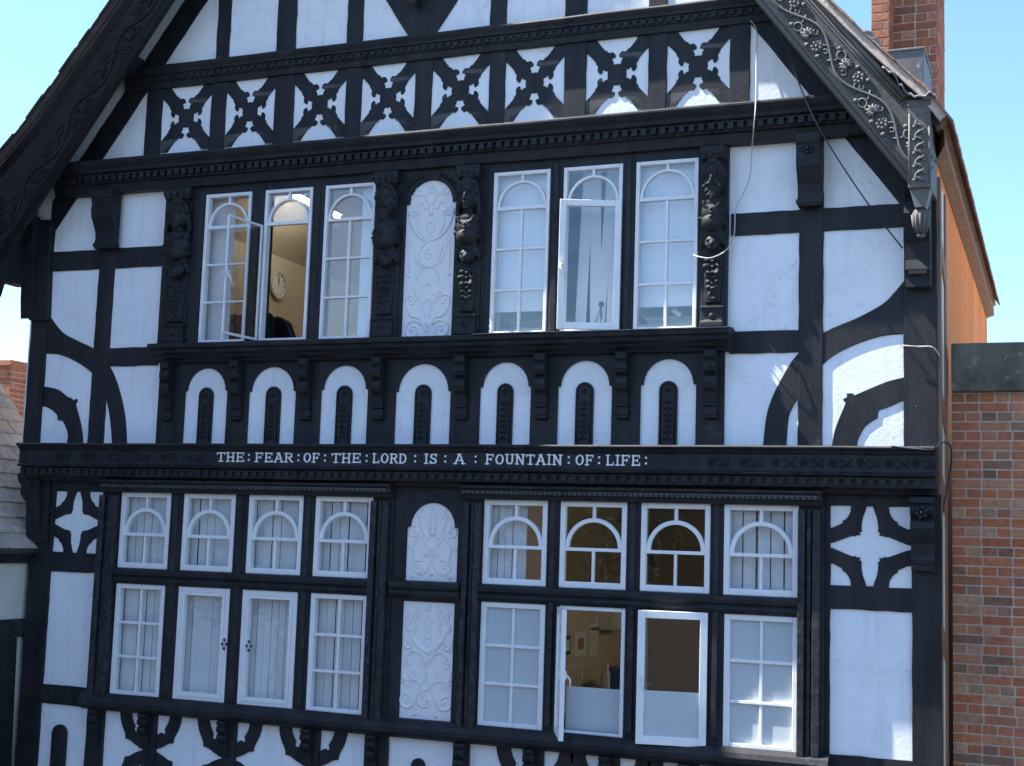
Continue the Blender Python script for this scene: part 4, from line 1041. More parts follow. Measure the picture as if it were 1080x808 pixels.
# ---- windows
def arch_ring(mb, cx, zs, r, th, o0, o1, n=20):
    outer = arc(cx, zs, r, 0, 180, n); inner = arc(cx, zs, r-th, 0, 180, n)
    mb.prism(outer+inner[::-1], o0, o1)
def window(w4, style, o=OW, label=None, frost=False, gm='glass'):
    x0, x1, z0, z1 = w4; fw = (.030 if style in ('arch6', 'archopen') else .042) if style != 'open' else .03
    mb = MB(); o0, o1 = o-.07, o
    mb.box(x0, x0+fw, o0, o1, z0, z1); mb.box(x1-fw, x1, o0, o1, z0, z1)
    mb.box(x0+fw, x1-fw, o0, o1-.002, z0, z0+fw*1.15); mb.box(x0+fw, x1-fw, o0, o1-.002, z1-fw, z1)
    W = obj('window', mb, 'wframe', H, bev=.005, label=label)
    X0, X1, Z0, Z1 = x0+fw, x1-fw, z0+fw*1.15, z1-fw; cx = (X0+X1)/2; b = .011; B0, B1 = o-.05, o-.012
    q = MB(); glass = [(X0, X1, Z0, Z1)]
    h = z1-z0
    if style == 'arch6' or style == 'archopen':
        zt = z1-h*.225; r = (X1-X0)/2+.002
        q.box(X0, X1, B0, B1+.004, zt-.014, zt+.014); arch_ring(q, cx, zt+.014, r-.004, .020, B0, B1); q.box(cx-b, cx+b, B0, B1-.002, zt+.014+r-.01, Z1)
        if style == 'arch6':
            q.box(cx-b, cx+b, B0, B1-.004, Z0, zt-.014)
            for k in (1, 2): z = Z0+(zt-Z0)*k/3; q.box(X0, X1, B0, B1, z-b*.8, z+b*.8)
        else: glass = [(X0, X1, zt, Z1)]
    elif style == 'archtop':
        zt = z0+h*.445; r = (X1-X0)/2+.002
        q.box(X0, X1, B0, B1+.004, zt-.013, zt+.013); arch_ring(q, cx, zt+.013, r, .032, B0, B1); q.box(cx-b*1.1, cx+b*1.1, B0, B1-.002, zt+.013+r-.01, Z1)
        q.box(cx-b, cx+b, B0, B1-.004, Z0, zt-.013)
    elif style == 'six':
        q.box(cx-b, cx+b, B0, B1-.004, Z0, Z1)
        for k in (1, 2): z = Z0+(Z1-Z0)*k/3; q.box(X0, X1, B0, B1, z-b, z+b)
    elif style == 'plain':
        e = .028
        q.box(X0, X0+e, B0, o+.006, Z0, Z1); q.box(X1-e, X1, B0, o+.006, Z0, Z1); q.box(X0+e, X1-e, B0, o+.004, Z0, Z0+e*1.2); q.box(X0+e, X1-e, B0, o+.004, Z1-e, Z1)
    elif style == 'open': glass = []
    if q.v: obj('casement' if style == 'plain' else 'glazing_bars', q, 'wframe', W, bev=.003)
    for (a, c, d, e_) in glass:
        p = MB(); p.box(a-.002, c+.002, o-.038, o-.034, d-.002, e_+.002); obj('pane', p, 'frost' if frost else gm, W)
    return W
def casement(W, hx, z0, z1, width, ang, o, side=1, fw=.035, frost_h=0., lab=None, catch=True, tk=1., gm='glass'):
    """side=+1: hinge at hx on the left, leaf extends right when shut; ang opened outward"""
    a = radians(ang); d = Vector((side*cos(a), -sin(a), 0)); n = Vector((d.y, -d.x, 0)); up = Vector((0, 0, 1))
    base = Vector((hx, -o, z0)); h = z1-z0; th = .02
    mb = MB()
    def bar(u0, u1, v0, v1, t=th): mb.obox(base+d*((u0+u1)/2)+up*((v0+v1)/2), d*(u1-u0)/2, up*(v1-v0)/2, n*t/2*tk)
    bar(0, fw, 0, h, .036); bar(width-fw, width, 0, h, .036); bar(fw, width-fw, 0, fw*1.1, .034); bar(fw, width-fw, h-fw, h, .034)
    c = obj('casement', mb, 'wframe', W, bev=.004, label=lab)
    def leaf(u0, u1, v0, v1, t, mt, nm):
        q = MB(); q.obox(base+d*((u0+u1)/2)+up*((v0+v1)/2), d*(u1-u0)/2, up*(v1-v0)/2, n*t/2); obj(nm, q, mt, W)
    if frost_h: leaf(fw, width-fw, fw, frost_h, .004, 'frost', 'frosted_pane'); leaf(fw, width-fw, frost_h, h-fw, .004, gm, 'pane')
    else: leaf(fw, width-fw, fw, h-fw, .004, 'glass', 'pane')
    if catch:
        q = MB(); m_ = base+d*(width-fw*.5)+up*h*.5
        for s_ in (1, -1): q.obox(m_+n*.024*s_, d*.012, up*.03, n*.005)
        q.tube([m_-n*.03, m_-n*.055-up*.03+d*.01, m_-n*.06-up*.10-d*.035], [.007, .008, .006])
        obj('handle', q, 'wframe', W)
    return c
window(UW[0], 'arch6'); w2 = window(UW[1], 'archopen', label='white window with its lower casement swung wide open'); window(UW[2], 'arch6')
window(UW[3], 'arch6'); w5 = window(UW[4], 'archopen', label='white window with its single-paned casement ajar'); window(UW[5], 'arch6')
zt = UZ1-(UZ1-UZ0)*.235
casement(w2, UW[1][0]+.0, UZ0+.012, zt, UW[1][1]-UW[1][0]-.03, 98, OW+.015, 1, .020, tk=.45)
casement(w5, UW[4][1]-.0, UZ0+.012, zt+.01, UW[4][1]-UW[4][0]-.01, 20, OW+.01, -1, .05)
for i, w_ in enumerate(TW): window(w_, 'archtop', gm='dimglass' if i in (5, 6) else 'glass')
for i, w_ in enumerate(BW):
    if i in (0, 3): window(w_, 'six')
    elif i in (4, 7): window(w_, 'six', frost=True, label='white six-light window of frosted panes')
    elif i in (1, 2): window(w_, 'plain')
    elif i == 5:
        W = window(w_, 'open', label='white window standing open with a frosted lower screen')
        casement(W, w_[0]+.0, w_[2]+.02, w_[3]-.01, .50, 66, OW+.01, 1, .045)
        q = MB(); q.box(w_[0]+.03, w_[1]-.03, -.06, -.055, w_[2]+.03, w_[2]+(w_[3]-w_[2])*.365); obj('frosted_screen', q, 'frost', W)
    else:
        W = window(w_, 'open', label='white window with its casement slightly ajar')
        casement(W, w_[1]+.005, w_[2]+.0, w_[3]+.0, w_[1]-w_[0]+.01, 11, OW+.012, -1, .055, frost_h=(w_[3]-w_[2])*.40, gm='mirror')
        q = MB(); q.box(w_[0]+.03, w_[1]-.03, -.06, -.055, w_[2]+.03, w_[2]+(w_[3]-w_[2])*.34); obj('frosted_screen', q, 'frost', W)
# window furniture
def f(mb):
    for px, py in ((236, 679.5), (262, 681.5)):
        x, z = P(px, py, .08)
        for dx, dz in ((0, .035), (0, -.035), (.02, 0), (-.02, 0)): mb.ball((x+dx, -.075, z+dz), (.012, .006, .014), 8, 5)
hp('iron_latch', 'iron', f)
# ================================================================== CHIMNEY (part of the house)
def brick_mass(x0, x1, y0, y1, z0, z1, mb, mort, h=.078, bl_=.225, j=.013, faces='fr', seed=1):
    rnd = random.Random(seed)
    mort.box(x0+.006, x1-.006, -(y1), -(y0+.006), z0, z1)
    n = int((z1-z0)/h); z0 = z1-n*h-.004
    for r in range(n):
        za, zb_ = z0+r*h+j/2, z0+(r+1)*h-j/2
        head = (r % 2 == 1)
        for fc in faces:
            A, B = (x0, x1) if fc == 'f' else (y0, y1)
            p = A; first = True
            while p < B-.01:
                L = (bl_ if not head else bl_/2)*rnd.uniform(.94, 1.05)
                if first and r % 2: L *= .5 if not head else 1.0
                first = False; e = min(p+L, B); d = rnd.uniform(0, .004)
                if e-p > .02:
                    if fc == 'f': mb.box(p+j/2, e-j/2, -(y0+.05), -(y0-.002)+d, za, zb_, rnd.random())
                    else: mb.box(x1-.05, x1+.002-d, -(e-j/2), -(p+j/2), za, zb_, rnd.random())
                p = e
CH = hp('chimney', 'mortar', lambda mb: mb.box(-1.50, -1.06, -3.15, -2.4, 8.2, 11.2))
ch, mo = MB(), MB()
c0, c1, c2, c3 = P(918, 50, -2)[0], P(938.5, 50, -2)[0], P(951, 50, -2.3)[0], P(988, 50, -2.3)[0]
brick_mass(c0, c1, 2.0, 2.6, 8.25, 10.9, ch, mo, seed=3)
brick_mass(c1-.03, c3, 2.3, 3.2, 8.25, 10.9, ch, mo, seed=5)
obj('brick_courses', ch, 'chbrick', CH, bev=.003); obj('mortar_core', mo, 'mortar', CH)
def f(mb):
    a = P(930, 98, -.9); x0 = P(927, 60, -.9)[0]; x1 = P(974, 60, -.9)[0]; zt_ = P(950, 53, -.9)[1]
    mb.box(x0, x1, -1.6, -.9, 8.0, zt_); mb.box(x0-.012, x1+.012, -1.61, -.89, zt_-.01, zt_+.012)
hp('lead_clad_box', 'lead', f, bev=.006)
def f(mb):
    for k, (px, py) in enumerate(((913, 40), (919, 47))):
        x, z = P(px, py, -.3); mb.ball((x, .3, z), (.07, .12, .05))
hp('ridge_knob', 'lead', f)
# ================================================================== BRICK WALL TO THE RIGHT
YW = .62
bw = thing('brick_wall', 'high red brick wall with dark stone coping beside the house', 'wall', (1.0, YW, 0))
zc0, zc1 = P(1030, 414, -YW)[1], P(1030, 363.5, -YW)[1]
mbk, mmo = MB(), MB()
brick_mass(P(1003.5, 600, -YW)[0], 3.2, YW, YW+.35, 0.0, zc0, mbk, mmo, h=.0705, seed=11, faces='f', bl_=.212)
obj('brick_courses', mbk, 'brick', bw, bev=.0035); obj('mortar_core', mmo, 'mortar', bw)
def f(mb):
    x = P(1003.2, 400, -YW+.06)[0]; k = 0
    while x < 3.1:
        L = random.uniform(.75, 1.1); mb.box(x, x+L-.008, -(YW+.45), -(YW-.06)+random.uniform(0, .006), zc0+.003, zc1+random.uniform(-.006, .006)); x += L
part('coping', 'coping', bw, f, bev=.012)
fr_ = thing('flat_roofed_building', 'low flat roofed building beyond the brick wall', 'building', (6, 4, 0))
part('wall', 'sand', fr_, lambda mb: mb.box(-.2, 14, -9, -1.1, 0, 5.9))
part('roof', 'gravel', fr_, lambda mb: mb.box(-.25, 14.05, -9.05, -1.05, 5.9, 6.1))
# ================================================================== LEFT NEIGHBOUR (stands forward of the front, its flank faces right)
XN = -8.70; TN = 1.11
ln = thing('slate_roofed_house', 'neighbouring house at left with sunny slate roof and black framed flank', 'house', (-11, -2, 0))
ez = PX(15, 573.5, XN+.05)[1]; RXn = -10.2; rz = ez+(XN+.05-RXn)*TN; YA, YE = -4.5, .98
part('roof_slope', 'darktile', ln, lambda mb: mb.prism([(XN+.05, ez-.05), (RXn, rz-.05), (RXn-.33, rz-.35), (RXn-.33, rz-.45), (RXn, rz-.16), (XN+.05, ez-.10)], -YE, -YA))
sl_ = MB(); sd = Vector((-1, 0, TN)).normalized(); sn = Vector((TN, 0, 1)).normalized(); rs = random.Random(4)
for r in range(12):
    y = YA-(r % 2)*.15
    while y < YE:
        wd = rs.uniform(.22, .34); e = min(y+wd, YE)
        if e-y > .03:
            c = Vector((XN+.07, (y+e)/2, ez-.03))+sd*(.10+r*.185)+sn*(.012+rs.uniform(0, .006))
            sl_.obox(c, Vector((0, (e-y)/2-.004, 0)), sd*.135+sn*(-.010), sn*.006, rs.random())
        y = e
obj('slates', sl_, 'slate', ln, bev=.002)
part('gutter', 'lead', ln, lambda mb: mb.tube([(XN+.10, YA, ez-.06), (XN+.10, .0, ez-.06)], .028, 8))
part('wall', 'cream', ln, lambda mb: mb.prism([(-10.54, 0), (XN-.02, 0), (XN-.02, ez-.12), (RXn, rz-.18), (-10.54, rz-.50)], -.93, 4.4))
part('eaves_beam', 'black', ln, lambda mb: mb.box(XN-.02, XN+.03, -.2, 4.4, PX(15, 594, XN)[1], ez-.10), bev=.006)
part('rail', 'black', ln, lambda mb: mb.box(XN-.02, XN+.02, -.2, 4.4, PX(15, 672, XN)[1], PX(15, 653, XN)[1]), bev=.005)
def yzstrip(pts, t):
    def f(mb):
        q = [PX(a, b, XN) for a, b in pts]; n = len(q)
        mb.add([(XN-.02, y, z) for y, z in q]+[(XN+t, y, z) for y, z in q], [tuple(range(n)), tuple(range(n, 2*n))]+[(k, (k+1) % n, (k+1) % n+n, k+n) for k in range(n)])
    return f
part('post', 'black', ln, yzstrip([(-30, 672.5), (17, 672.5), (11, 808), (9, 840), (-30, 840)], .015), bev=.005)
part('post', 'black', ln, yzstrip([(26, 672.5), (40, 672.5), (34, 840), (18, 840), (20, 808)], .015), bev=.005)
part('post', 'black', ln, yzstrip([(31.5, 590), (45, 590), (43, 655), (31.5, 655)], .016), bev=.005)
tb = thing('tall_brick_building', 'tall brick building standing forward at far left, outside the photograph', 'building', (-13.5, -2, 0))
part('wall', 'brick', tb, lambda mb: mb.box(-17, -10.55, .37, 6.5, 0, 16.3))
part('parapet', 'sand', tb, lambda mb: mb.box(-17.05, -10.50, .34, 6.55, 16.3, 16.5))
for k in range(8):
    for z_ in (3.6, 7.4, 11.2):
        if k < 2: wv = part('window', 'wframe', tb, lambda mb: mb.box(-10.56, -10.53, 1.4+k*2.6, 2.5+k*2.6, z_, z_+1.9)); q = MB(); q.box(-10.53, -10.515, 1.46+k*2.6, 2.44+k*2.6, z_+.06, z_+1.84); obj('pane', q, 'dark', wv)
# distant chimney and ridge behind the slate roof
dc = thing('chimney_stack', 'small brick chimney behind the slate roof at left', 'chimney', (P(4, 400, -7)[0], 7, 0))
q, qm = MB(), MB(); xx = P(11.5, 395, -7)[0]
brick_mass(xx-.75, xx, 7, 7.6, 4.5, P(4, 386, -7)[1], q, qm, seed=21, h=.085)
obj('brick_courses', q, 'chbrick', dc); obj('mortar_core', qm, 'mortar', dc)
part('chimney_cap', 'chbrick', dc, lambda mb: mb.box(xx-.80, xx+.03, -7.65, -6.95, P(4, 386, -7)[1]-.0, P(4, 380, -7)[1]), bev=.01)
dr_ = thing('tiled_roof_house', 'orange tiled house roof peeping out between slate roof and timbered house', 'house', (-14, 9, 0))
zr = P(20, 407, -9)[1]
part('roof', 'tile', dr_, lambda mb: mb.prism([(-20, zr-2.5), (-9, zr-2.5), (-9.3, zr), (-20, zr)], -13, -9))
part('wall', 'brick', dr_, lambda mb: mb.box(-19.8, -9.3, -12.8, -9.2, 0, zr-2.5))
# ================================================================== BUILDINGS ACROSS THE STREET (behind the camera, light and reflections)
ac = thing('terrace_across_street', 'red brick and sandstone terrace across the street, behind the photographer', 'building', (-6, -24, 0))
part('wall', 'sand', ac, lambda mb: mb.box(-30, 16, 22, 30, 0, 7.2))
part('roof', 'slate', ac, lambda mb: mb.add([(-30, -21.8, 7.2), (16, -21.8, 7.2), (16, -26, 9.2), (-30, -26, 9.2), (16, -30.2, 7.2), (-30, -30.2, 7.2)], [(0, 1, 2, 3), (3, 2, 4, 5), (0, 5, 4, 1), (0, 3, 5), (1, 4, 2)]))
for k in range(12):
    wv = part('window', 'wframe', ac, lambda mb: mb.box(-29+k*3.7, -27.6+k*3.7, 21.9, 22.0, 4.2, 6.2)); q = MB(); q.box(-28.9+k*3.7, -27.7+k*3.7, 21.86, 21.9, 4.3, 6.1); obj('pane', q, 'dark', wv)
# ================================================================== ROOM CONTENTS
def vblind(x0, x1, z0, z1, y, n, ang, label, droop=0):
    mb = MB(); wd = (x1-x0)/n
    for i in range(n):
        a = radians(ang*.45+random.uniform(-1.5, 1.5)); c = x0+wd*(i+.5)+random.uniform(-.004, .004)
        d = Vector((cos(a), sin(a), 0)); mb.obox((c, y, (z0+z1)/2+random.uniform(-.004, .004)), d*wd*.440, (0, 0, (z1-z0)/2), Vector((-d.y, d.x, 0))*.0008)
    root = thing('vertical_blind', label, 'blind', ((x0+x1)/2, y, z0), 'blinds hanging inside the windows')
    obj('slats', mb, 'blind', root)
    q = MB(); q.box(x0-.01, x1+.01, -y-.02, -y+.02, z1, z1+.035); obj('headrail', q, 'wframe', root)
names = ['leftmost', 'second', 'third', 'fourth', 'fifth', 'sixth', 'seventh', 'rightmost']
for i in (0, 1, 2, 3):
    a = BW[i]; b = TW[i]
    vblind(b[0]+.02, b[1]-.02, TZ0+.0, TZ1+.02, .045, 6, 15, 'pale vertical blind behind the %s arched lower window' % names[i])
    vblind(a[0]+.02, a[1]-.02, BZ0+.0, BZ1-.02, .045, 6 if i in (0, 3) else 7, 16 if i != 1 else 24, 'pale vertical blind behind the %s bottom-row window' % names[i])
vblind(TW[4][0]+.02, TW[4][0]+.33, TZ0, TZ1+.02, .045, 5, 15, 'pale vertical blind partly drawn behind the fifth arched lower window')
vblind(TW[7][0]+.02, TW[7][1]-.02, TZ0, TZ1+.02, .045, 5, 5, 'pale vertical blind behind the rightmost arched lower window')
vblind(BW[4][0]+.02, BW[4][0]+.36, BZ0, BZ1, .06, 4, 8, 'pale blind behind the fifth bottom-row frosted window')
vblind(BW[7][0]+.02, BW[7][1]-.02, BZ0, BZ1, .06, 5, 5, 'pale blind behind the rightmost bottom-row frosted window')
def roller(x0, x1, z0, z1, y, label):
    r = thing('roller_blind', label, 'blind', ((x0+x1)/2, y, z0), 'blinds hanging inside the windows')
    mb = MB(); mb.box(x0, x1, -y-.001, -y+.001, z0, z1); obj('cloth', mb, 'blind', r)
    mb = MB(); mb.tube([(x0, y, z1+.01), (x1, y, z1+.01)], .02, 10); mb.box(x0, x1, -y-.006, -y+.006, z0-.012, z0+.004); obj('roller', mb, 'wframe', r)
roller(UW[3][0]+.0, UW[3][1]+.03, UZ0+.22, UZ1+.06, .06, 'white roller blind behind the tall window right of the carved maid')
roller(UW[5][0]-.03, UW[5][1], UZ0+.22, UZ1+.06, .06, 'white roller blind behind the rightmost upper window')
roller(UW[0][0]-.05, UW[0][0]+.235, UZ0+.0, UZ1+.06, .06, 'narrow pale blind at the left half of the leftmost upper window')
roller(UW[2][0]+.30, UW[2][1]+.05, UZ0+.0, UZ1+.06, .06, 'pale blind at the right edge of the third upper window')
# tangled slats leaning in the half-open window
mb = MB()
for i, (u, tilt, wd) in enumerate(((.10, .03, .085), (.19, -.02, .085), (.27, .05, .07), (.34, .01, .09), (.42, -.015, .09))):
    x = UW[4][0]+u; c = Vector((x, .20+.012*i, UZ0+.72)); d = Vector((1, .25, 0)).normalized(); up = Vector((tilt, 0, 1)).normalized()
    mb.obox(c, d*wd/2, up*.66, Vector((.25, -1, 0)).normalized()*.001)
rt_ = tag(obj('blind_slats', mb, 'blind'), 'crooked white blind slats behind the casement left ajar', 'blind')
# sill clutter
shelf_z = UZ0+.10
def f(mb): mb.box(UW[3][0]-.1, UW[5][1]+.1, -.60, -.225, shelf_z-.03, shelf_z)
tag(part('desk', 'wframe', None, f), 'white desk top under the three right-hand upper windows', 'desk')
def stack(name, x0, x1, y, z, n, mats, label, cat):
    r = thing(name, label, cat, ((x0+x1)/2, y, z))
    for k in range(n):
        q = MB(); dx = random.uniform(-.015, .015); q.box(x0+dx, x1+dx, -(y+.22), -y, z+.002+k*.022, z+.022+k*.022); obj('folder', q, mats[k % len(mats)], r)
stack('folder_stack', UW[3][0]+.06, UW[3][1]-.06, .24, shelf_z, 3, ['card', 'dark', 'card'], 'brown card folders stacked inside the window right of the carved maid', 'folders')
stack('folder_stack', UW[4][0]+.05, UW[4][1]-.05, .30, shelf_z, 4, ['card', 'card', 'dark', 'card'], 'brown folders lying inside the casement left ajar', 'folders')
stack('folder_stack', UW[5][0]+.02, UW[5][1]-.08, .26, shelf_z, 3, ['paper', 'cable_w', 'paper'], 'grey and white papers stacked inside the rightmost upper window', 'papers')
r = thing('webcam', 'small black camera on a tripod inside the casement left ajar', 'camera', (P(633, 335, -.2)[0], .2, shelf_z))
xw, zw = P(634, 321, -.2)
q = MB(); q.ball((xw, .2, zw), .022, 12, 8); obj('camera_head', q, 'dark', r)
for dx, dy in ((-.045, -.02), (.0, .045), (.012, -.045)):
    q = MB(); q.tube([(xw, .2, zw-.018), (xw+dx, .2+dy, shelf_z)], .0035); obj('leg', q, 'dark', r)
for k, pts in enumerate(([(675, 330), (684, 338), (700, 337), (697, 352)], [(673, 326), (680, 336), (690, 344), (694, 352)], [(700, 334), (712, 338), (708, 352)])):
    q = MB(); q.tube([(P(a, b, -.16)[0], .16, P(a, b, -.16)[1]) for a, b in smoothpoly(pts, 5)], .004)
    tag(obj('cable', q, 'cable_w'), ['grey lead looping over the papers in the rightmost upper window', 'grey lead hanging down left in the rightmost upper window', 'short grey lead at the middle bar of the rightmost upper window'][k], 'cable')
q = MB(); a = P(714, 330, -.15); q.obox((a[0], .15, a[1]), (.03, 0, -.025), (.012, 0, .014), (0, .01, 0)); tag(obj('adaptor', q, 'paper'), 'small white plug adaptor lying in the rightmost upper window', 'adaptor')
# clock on the beige wall
Xc = XL+.205; yc_, zc_ = PX(291.5, 301, Xc)
ck = thing('wall_clock', 'round white wall clock on the beige wall showing twelve', 'clock', (Xc, yc_, zc_-.15))
def disc(mb, x0, x1, r0, r1=0, n=36, cy=0, cz=0):
    ro = [(cy+r0*cos(2*pi*i/n), cz+r0*sin(2*pi*i/n)) for i in range(n)]
    if r1:
        ri = [(cy+r1*cos(2*pi*i/n), cz+r1*sin(2*pi*i/n)) for i in range(n)]
        vs = [(x0, a, b) for a, b in ro]+[(x1, a, b) for a, b in ro]+[(x0, a, b) for a, b in ri]+[(x1, a, b) for a, b in ri]
        fs = []
        for i in range(n): j = (i+1) % n; fs += [(i, j, j+n, i+n), (2*n+i, 3*n+i, 3*n+j, 2*n+j), (n+i, n+j, 3*n+j, 3*n+i), (i, 2*n+i, 2*n+j, j)]
        mb.add(vs, fs)
    else:
        vs = [(x0, a, b) for a, b in ro]+[(x1, a, b) for a, b in ro]
        mb.add(vs, [tuple(range(n)), tuple(range(n, 2*n))]+[(i, (i+1) % n, (i+1) % n+n, i+n) for i in range(n)])
CR = .165
q = MB(); disc(q, Xc, Xc+.025, CR-.012, 0, 36, yc_, zc_); obj('clock_face', q, 'paper', ck)
q = MB(); disc(q, Xc, Xc+.04, CR, CR-.014, 36, yc_, zc_); obj('rim', q, 'cable_w', ck)
q = MB()
for k in range(12):
    a = k*pi/6; q.obox((Xc+.027, yc_+sin(a)*CR*.76, zc_+cos(a)*CR*.76), (.001, 0, 0), (0, sin(a)*.015, cos(a)*.015), (0, cos(a)*.005, -sin(a)*.005))
obj('numerals', q, 'dark', ck)
for L_, a_ in ((.075, .1), (.11, .0)):
    q = MB(); q.obox((Xc+.030+L_*.02, yc_+sin(a_)*L_/2, zc_+cos(a_)*L_/2), (.001, 0, 0), (0, sin(a_)*L_/2, cos(a_)*L_/2), (0, .005, 0)); obj('hand', q, 'dark', ck)
# strip light
def strip_light(x, y, z, L, label, mt='tube'):
    r = thing('strip_light', label, 'light', (x, y, z)); q = MB(); q.box(x-.05, x+.05, -(y+L), -y, z-.04, z)
    for yy_ in (y+.2, y+L-.2): q.box(x-.006, x+.006, -yy_-.006, -yy_+.006, z, 9.72 if z > 6 else z+.004)
    obj('batten', q, 'wframe', r)
    q = MB(); q.tube([(x, y+.02, z-.065), (x, y+L-.02, z-.065)], .022, 10); obj('tube', q, mt, r)
strip_light(-7.85, 2.75, 8.99, 1.1, 'lit fluorescent strip on the ceiling behind the open upper window')
strip_light(-1.9, 2.6, 5.64, 1.5, 'unseen fluorescent strip added on the ceiling to brighten the lower right room', 'filltube')  # added lamp, kept out of view, brightens the beige wall
strip_light(-6.6, 5.2, 8.99, 1.2, 'lit fluorescent strip deep in the upper left room')
# things on the partition in the lower room
WZ = PX(645, 727, -4.5)[1]
XP = -4.80
def on_wall(name, mat, x0, y0, x1, y1, t, label, cat, dx=0.):
    (ya, za), (yb, zb_) = PX(x0, y0, XP), PX(x1, y1, XP); mb = MB(); mb.box(XP+.001+dx, XP+t+dx, -max(ya, yb), -min(ya, yb), min(za, zb_), max(za, zb_))
    return tag(obj(name, mb, mat, bev=.004), label, cat) if label else (mb, ya, yb, za, zb_)
def picture(x0, y0, x1, y1, fm, im, label, s=.3):
    (ya, za), (yb, zb_) = PX(x0, y0, XP), PX(x1, y1, XP); r = thing('picture', label, 'picture', (XP, ya, zb_))
    q = MB(); q.box(XP+.001, XP+.02, -max(ya, yb), -min(ya, yb), min(za, zb_), max(za, zb_)); obj('mount', q, fm, r)
    ym, zm = (ya+yb)/2, (za+zb_)/2; a, b = abs(yb-ya)*s, abs(za-zb_)*s
    q = MB(); q.box(XP+.02, XP+.024, -ym-a, -ym+a, zm-b, zm+b); obj('print', q, im, r)
picture(594, 671, 599.5, 690, 'dark', 'paper', 'black framed picture at the left in the open lower window'); picture(604.5, 667.5, 616.5, 690.5, 'paper', 'card', 'white framed print with brown centre in the open lower window', .24)
on_wall('notice', 'paper', 621.5, 658, 630, 690.5, .006, 'long white notice pinned beneath a blue clip on the beige wall', 'notice')
on_wall('clip', 'blue', 623, 662, 630.5, 664, .02, 'blue clip above the long white notice', 'clip')
on_wall('wall_cupboard', 'paper', 632, 643, 643.5, 662, .16, 'white box dispenser high on the beige wall', 'dispenser')
for k, (a, b) in enumerate(((603, 606.5), (607.5, 610), (611.5, 614))):
    on_wall('socket', 'wallpaper', a, 707.5, b, 717, .014, ['cream socket beneath the dado rail, nearest the open sash', 'cream socket beneath the dado rail, middle of three', 'cream socket beneath the dado rail, nearest the bottles'][k], 'socket')
tag(part('worktop', 'wframe', None, lambda mb: mb.box(-4.79, -4.35, -5.4, -1.5, WZ-.04, WZ)), 'white worktop along the beige wall in the lower room', 'worktop')
def bottle(px, py0, py1, r_, mat, label, X=-4.5):
    y, z1_ = PX(px, py0, X); q = MB(); z0_ = WZ; h = max(z1_-z0_, .1)
    q.lathe(X, y, [(.001, z0_), (r_, z0_+.005), (r_, z0_+h*.6), (r_*.4, z0_+h*.75), (r_*.4, z0_+h), (.001, z0_+h)]); tag(obj('bottle', q, mat), label, 'bottle')
bottle(637, 702, 725, .035, 'cable_w', 'pale bottle at the left of the bottles on the worktop'); bottle(641, 699, 725, .03, 'wframe', 'tall white bottle beside the red bottle on the worktop')
bottle(645, 702, 725, .025, 'red', 'red capped slim bottle beside the blue box on the worktop')
y_, z_ = PX(652, 706, -4.4); tag(part('storage_box', 'blue', None, lambda mb: mb.box(-4.55, -4.25, -(y_+.35), -y_, WZ+.001, max(z_, WZ+.15)), bev=.01), 'blue storage box on the worktop in the open lower window', 'box')
# ---- person by the window
def skin_obj(name, verts, edges, radii, mat, parent=None, sub=2):
    me = bpy.data.meshes.new(name); c = Vector(verts[0]); me.from_pydata([tuple(Vector(v)-c) for v in verts], edges, [])
    o = bpy.data.objects.new(name, me); COL.objects.link(o); sm = o.modifiers.new('s', 'SKIN'); sk = me.skin_vertices[0].data
    for i, r_ in enumerate(radii): sk[i].radius = (r_, r_) if isinstance(r_, (int, float)) else r_
    sk[0].use_root = True; sm.use_smooth_shade = True
    ss = o.modifiers.new('u', 'SUBSURF'); ss.levels = sub; ss.render_levels = sub
    me.materials.append(M[mat])
    if parent is not None: o.parent = parent; o.location = c-WORLD[parent.name]
    else: o.location = c
    WORLD[o.name] = c
    return o
hx, hz = P(264, 314, -.75)
FZ = 5.865
px_, py_ = hx, .78
floor = FZ
seatz = hz-.72
body_v = [(px_, py_, seatz), (px_, py_-.0, seatz+.20), (px_, py_+.01, seatz+.40), (px_, py_+.0, seatz+.54), (px_, py_-.01, seatz+.60), (px_, py_-.02, seatz+.70), (px_, py_-.02, seatz+.76),
 (px_-.17, py_, seatz+.50), (px_-.22, py_-.05, seatz+.26), (px_-.14, py_-.28, seatz+.18), (px_-.08, py_-.36, seatz+.18),
 (px_+.17, py_, seatz+.50), (px_+.22, py_-.05, seatz+.26), (px_+.14, py_-.28, seatz+.18), (px_+.08, py_-.36, seatz+.18),
 (px_-.10, py_+.0, seatz-.0), (px_-.12, py_-.42, seatz+.02), (px_-.12, py_-.44, seatz-.38),
 (px_+.10, py_+.0, seatz-.0), (px_+.12, py_-.42, seatz+.02), (px_+.12, py_-.44, seatz-.38)]
body_e = [(0, 1), (1, 2), (2, 3), (3, 4), (4, 5), (5, 6), (2, 7), (7, 8), (8, 9), (9, 10), (2, 11), (11, 12), (12, 13), (13, 14), (0, 15), (15, 16), (16, 17), (0, 18), (18, 19), (19, 20)]
body_r = [(.16, .13), (.15, .11), (.16, .11), (.075, .07), (.055, .055), (.075, .09), (.065, .075), .075, .05, .038, .03, .075, .05, .038, .03, .09, .07, .05, .09, .07, .05]
pr = thing('person', 'person with tied dark hair and dark green top seated behind the open upper window', 'person', (px_, py_, seatz-.45))
skin_obj('body', body_v, body_e, body_r, 'skin', pr)
jv = [v for v in body_v[:3]]+[body_v[7], body_v[8], body_v[9], body_v[11], body_v[12], body_v[13]]
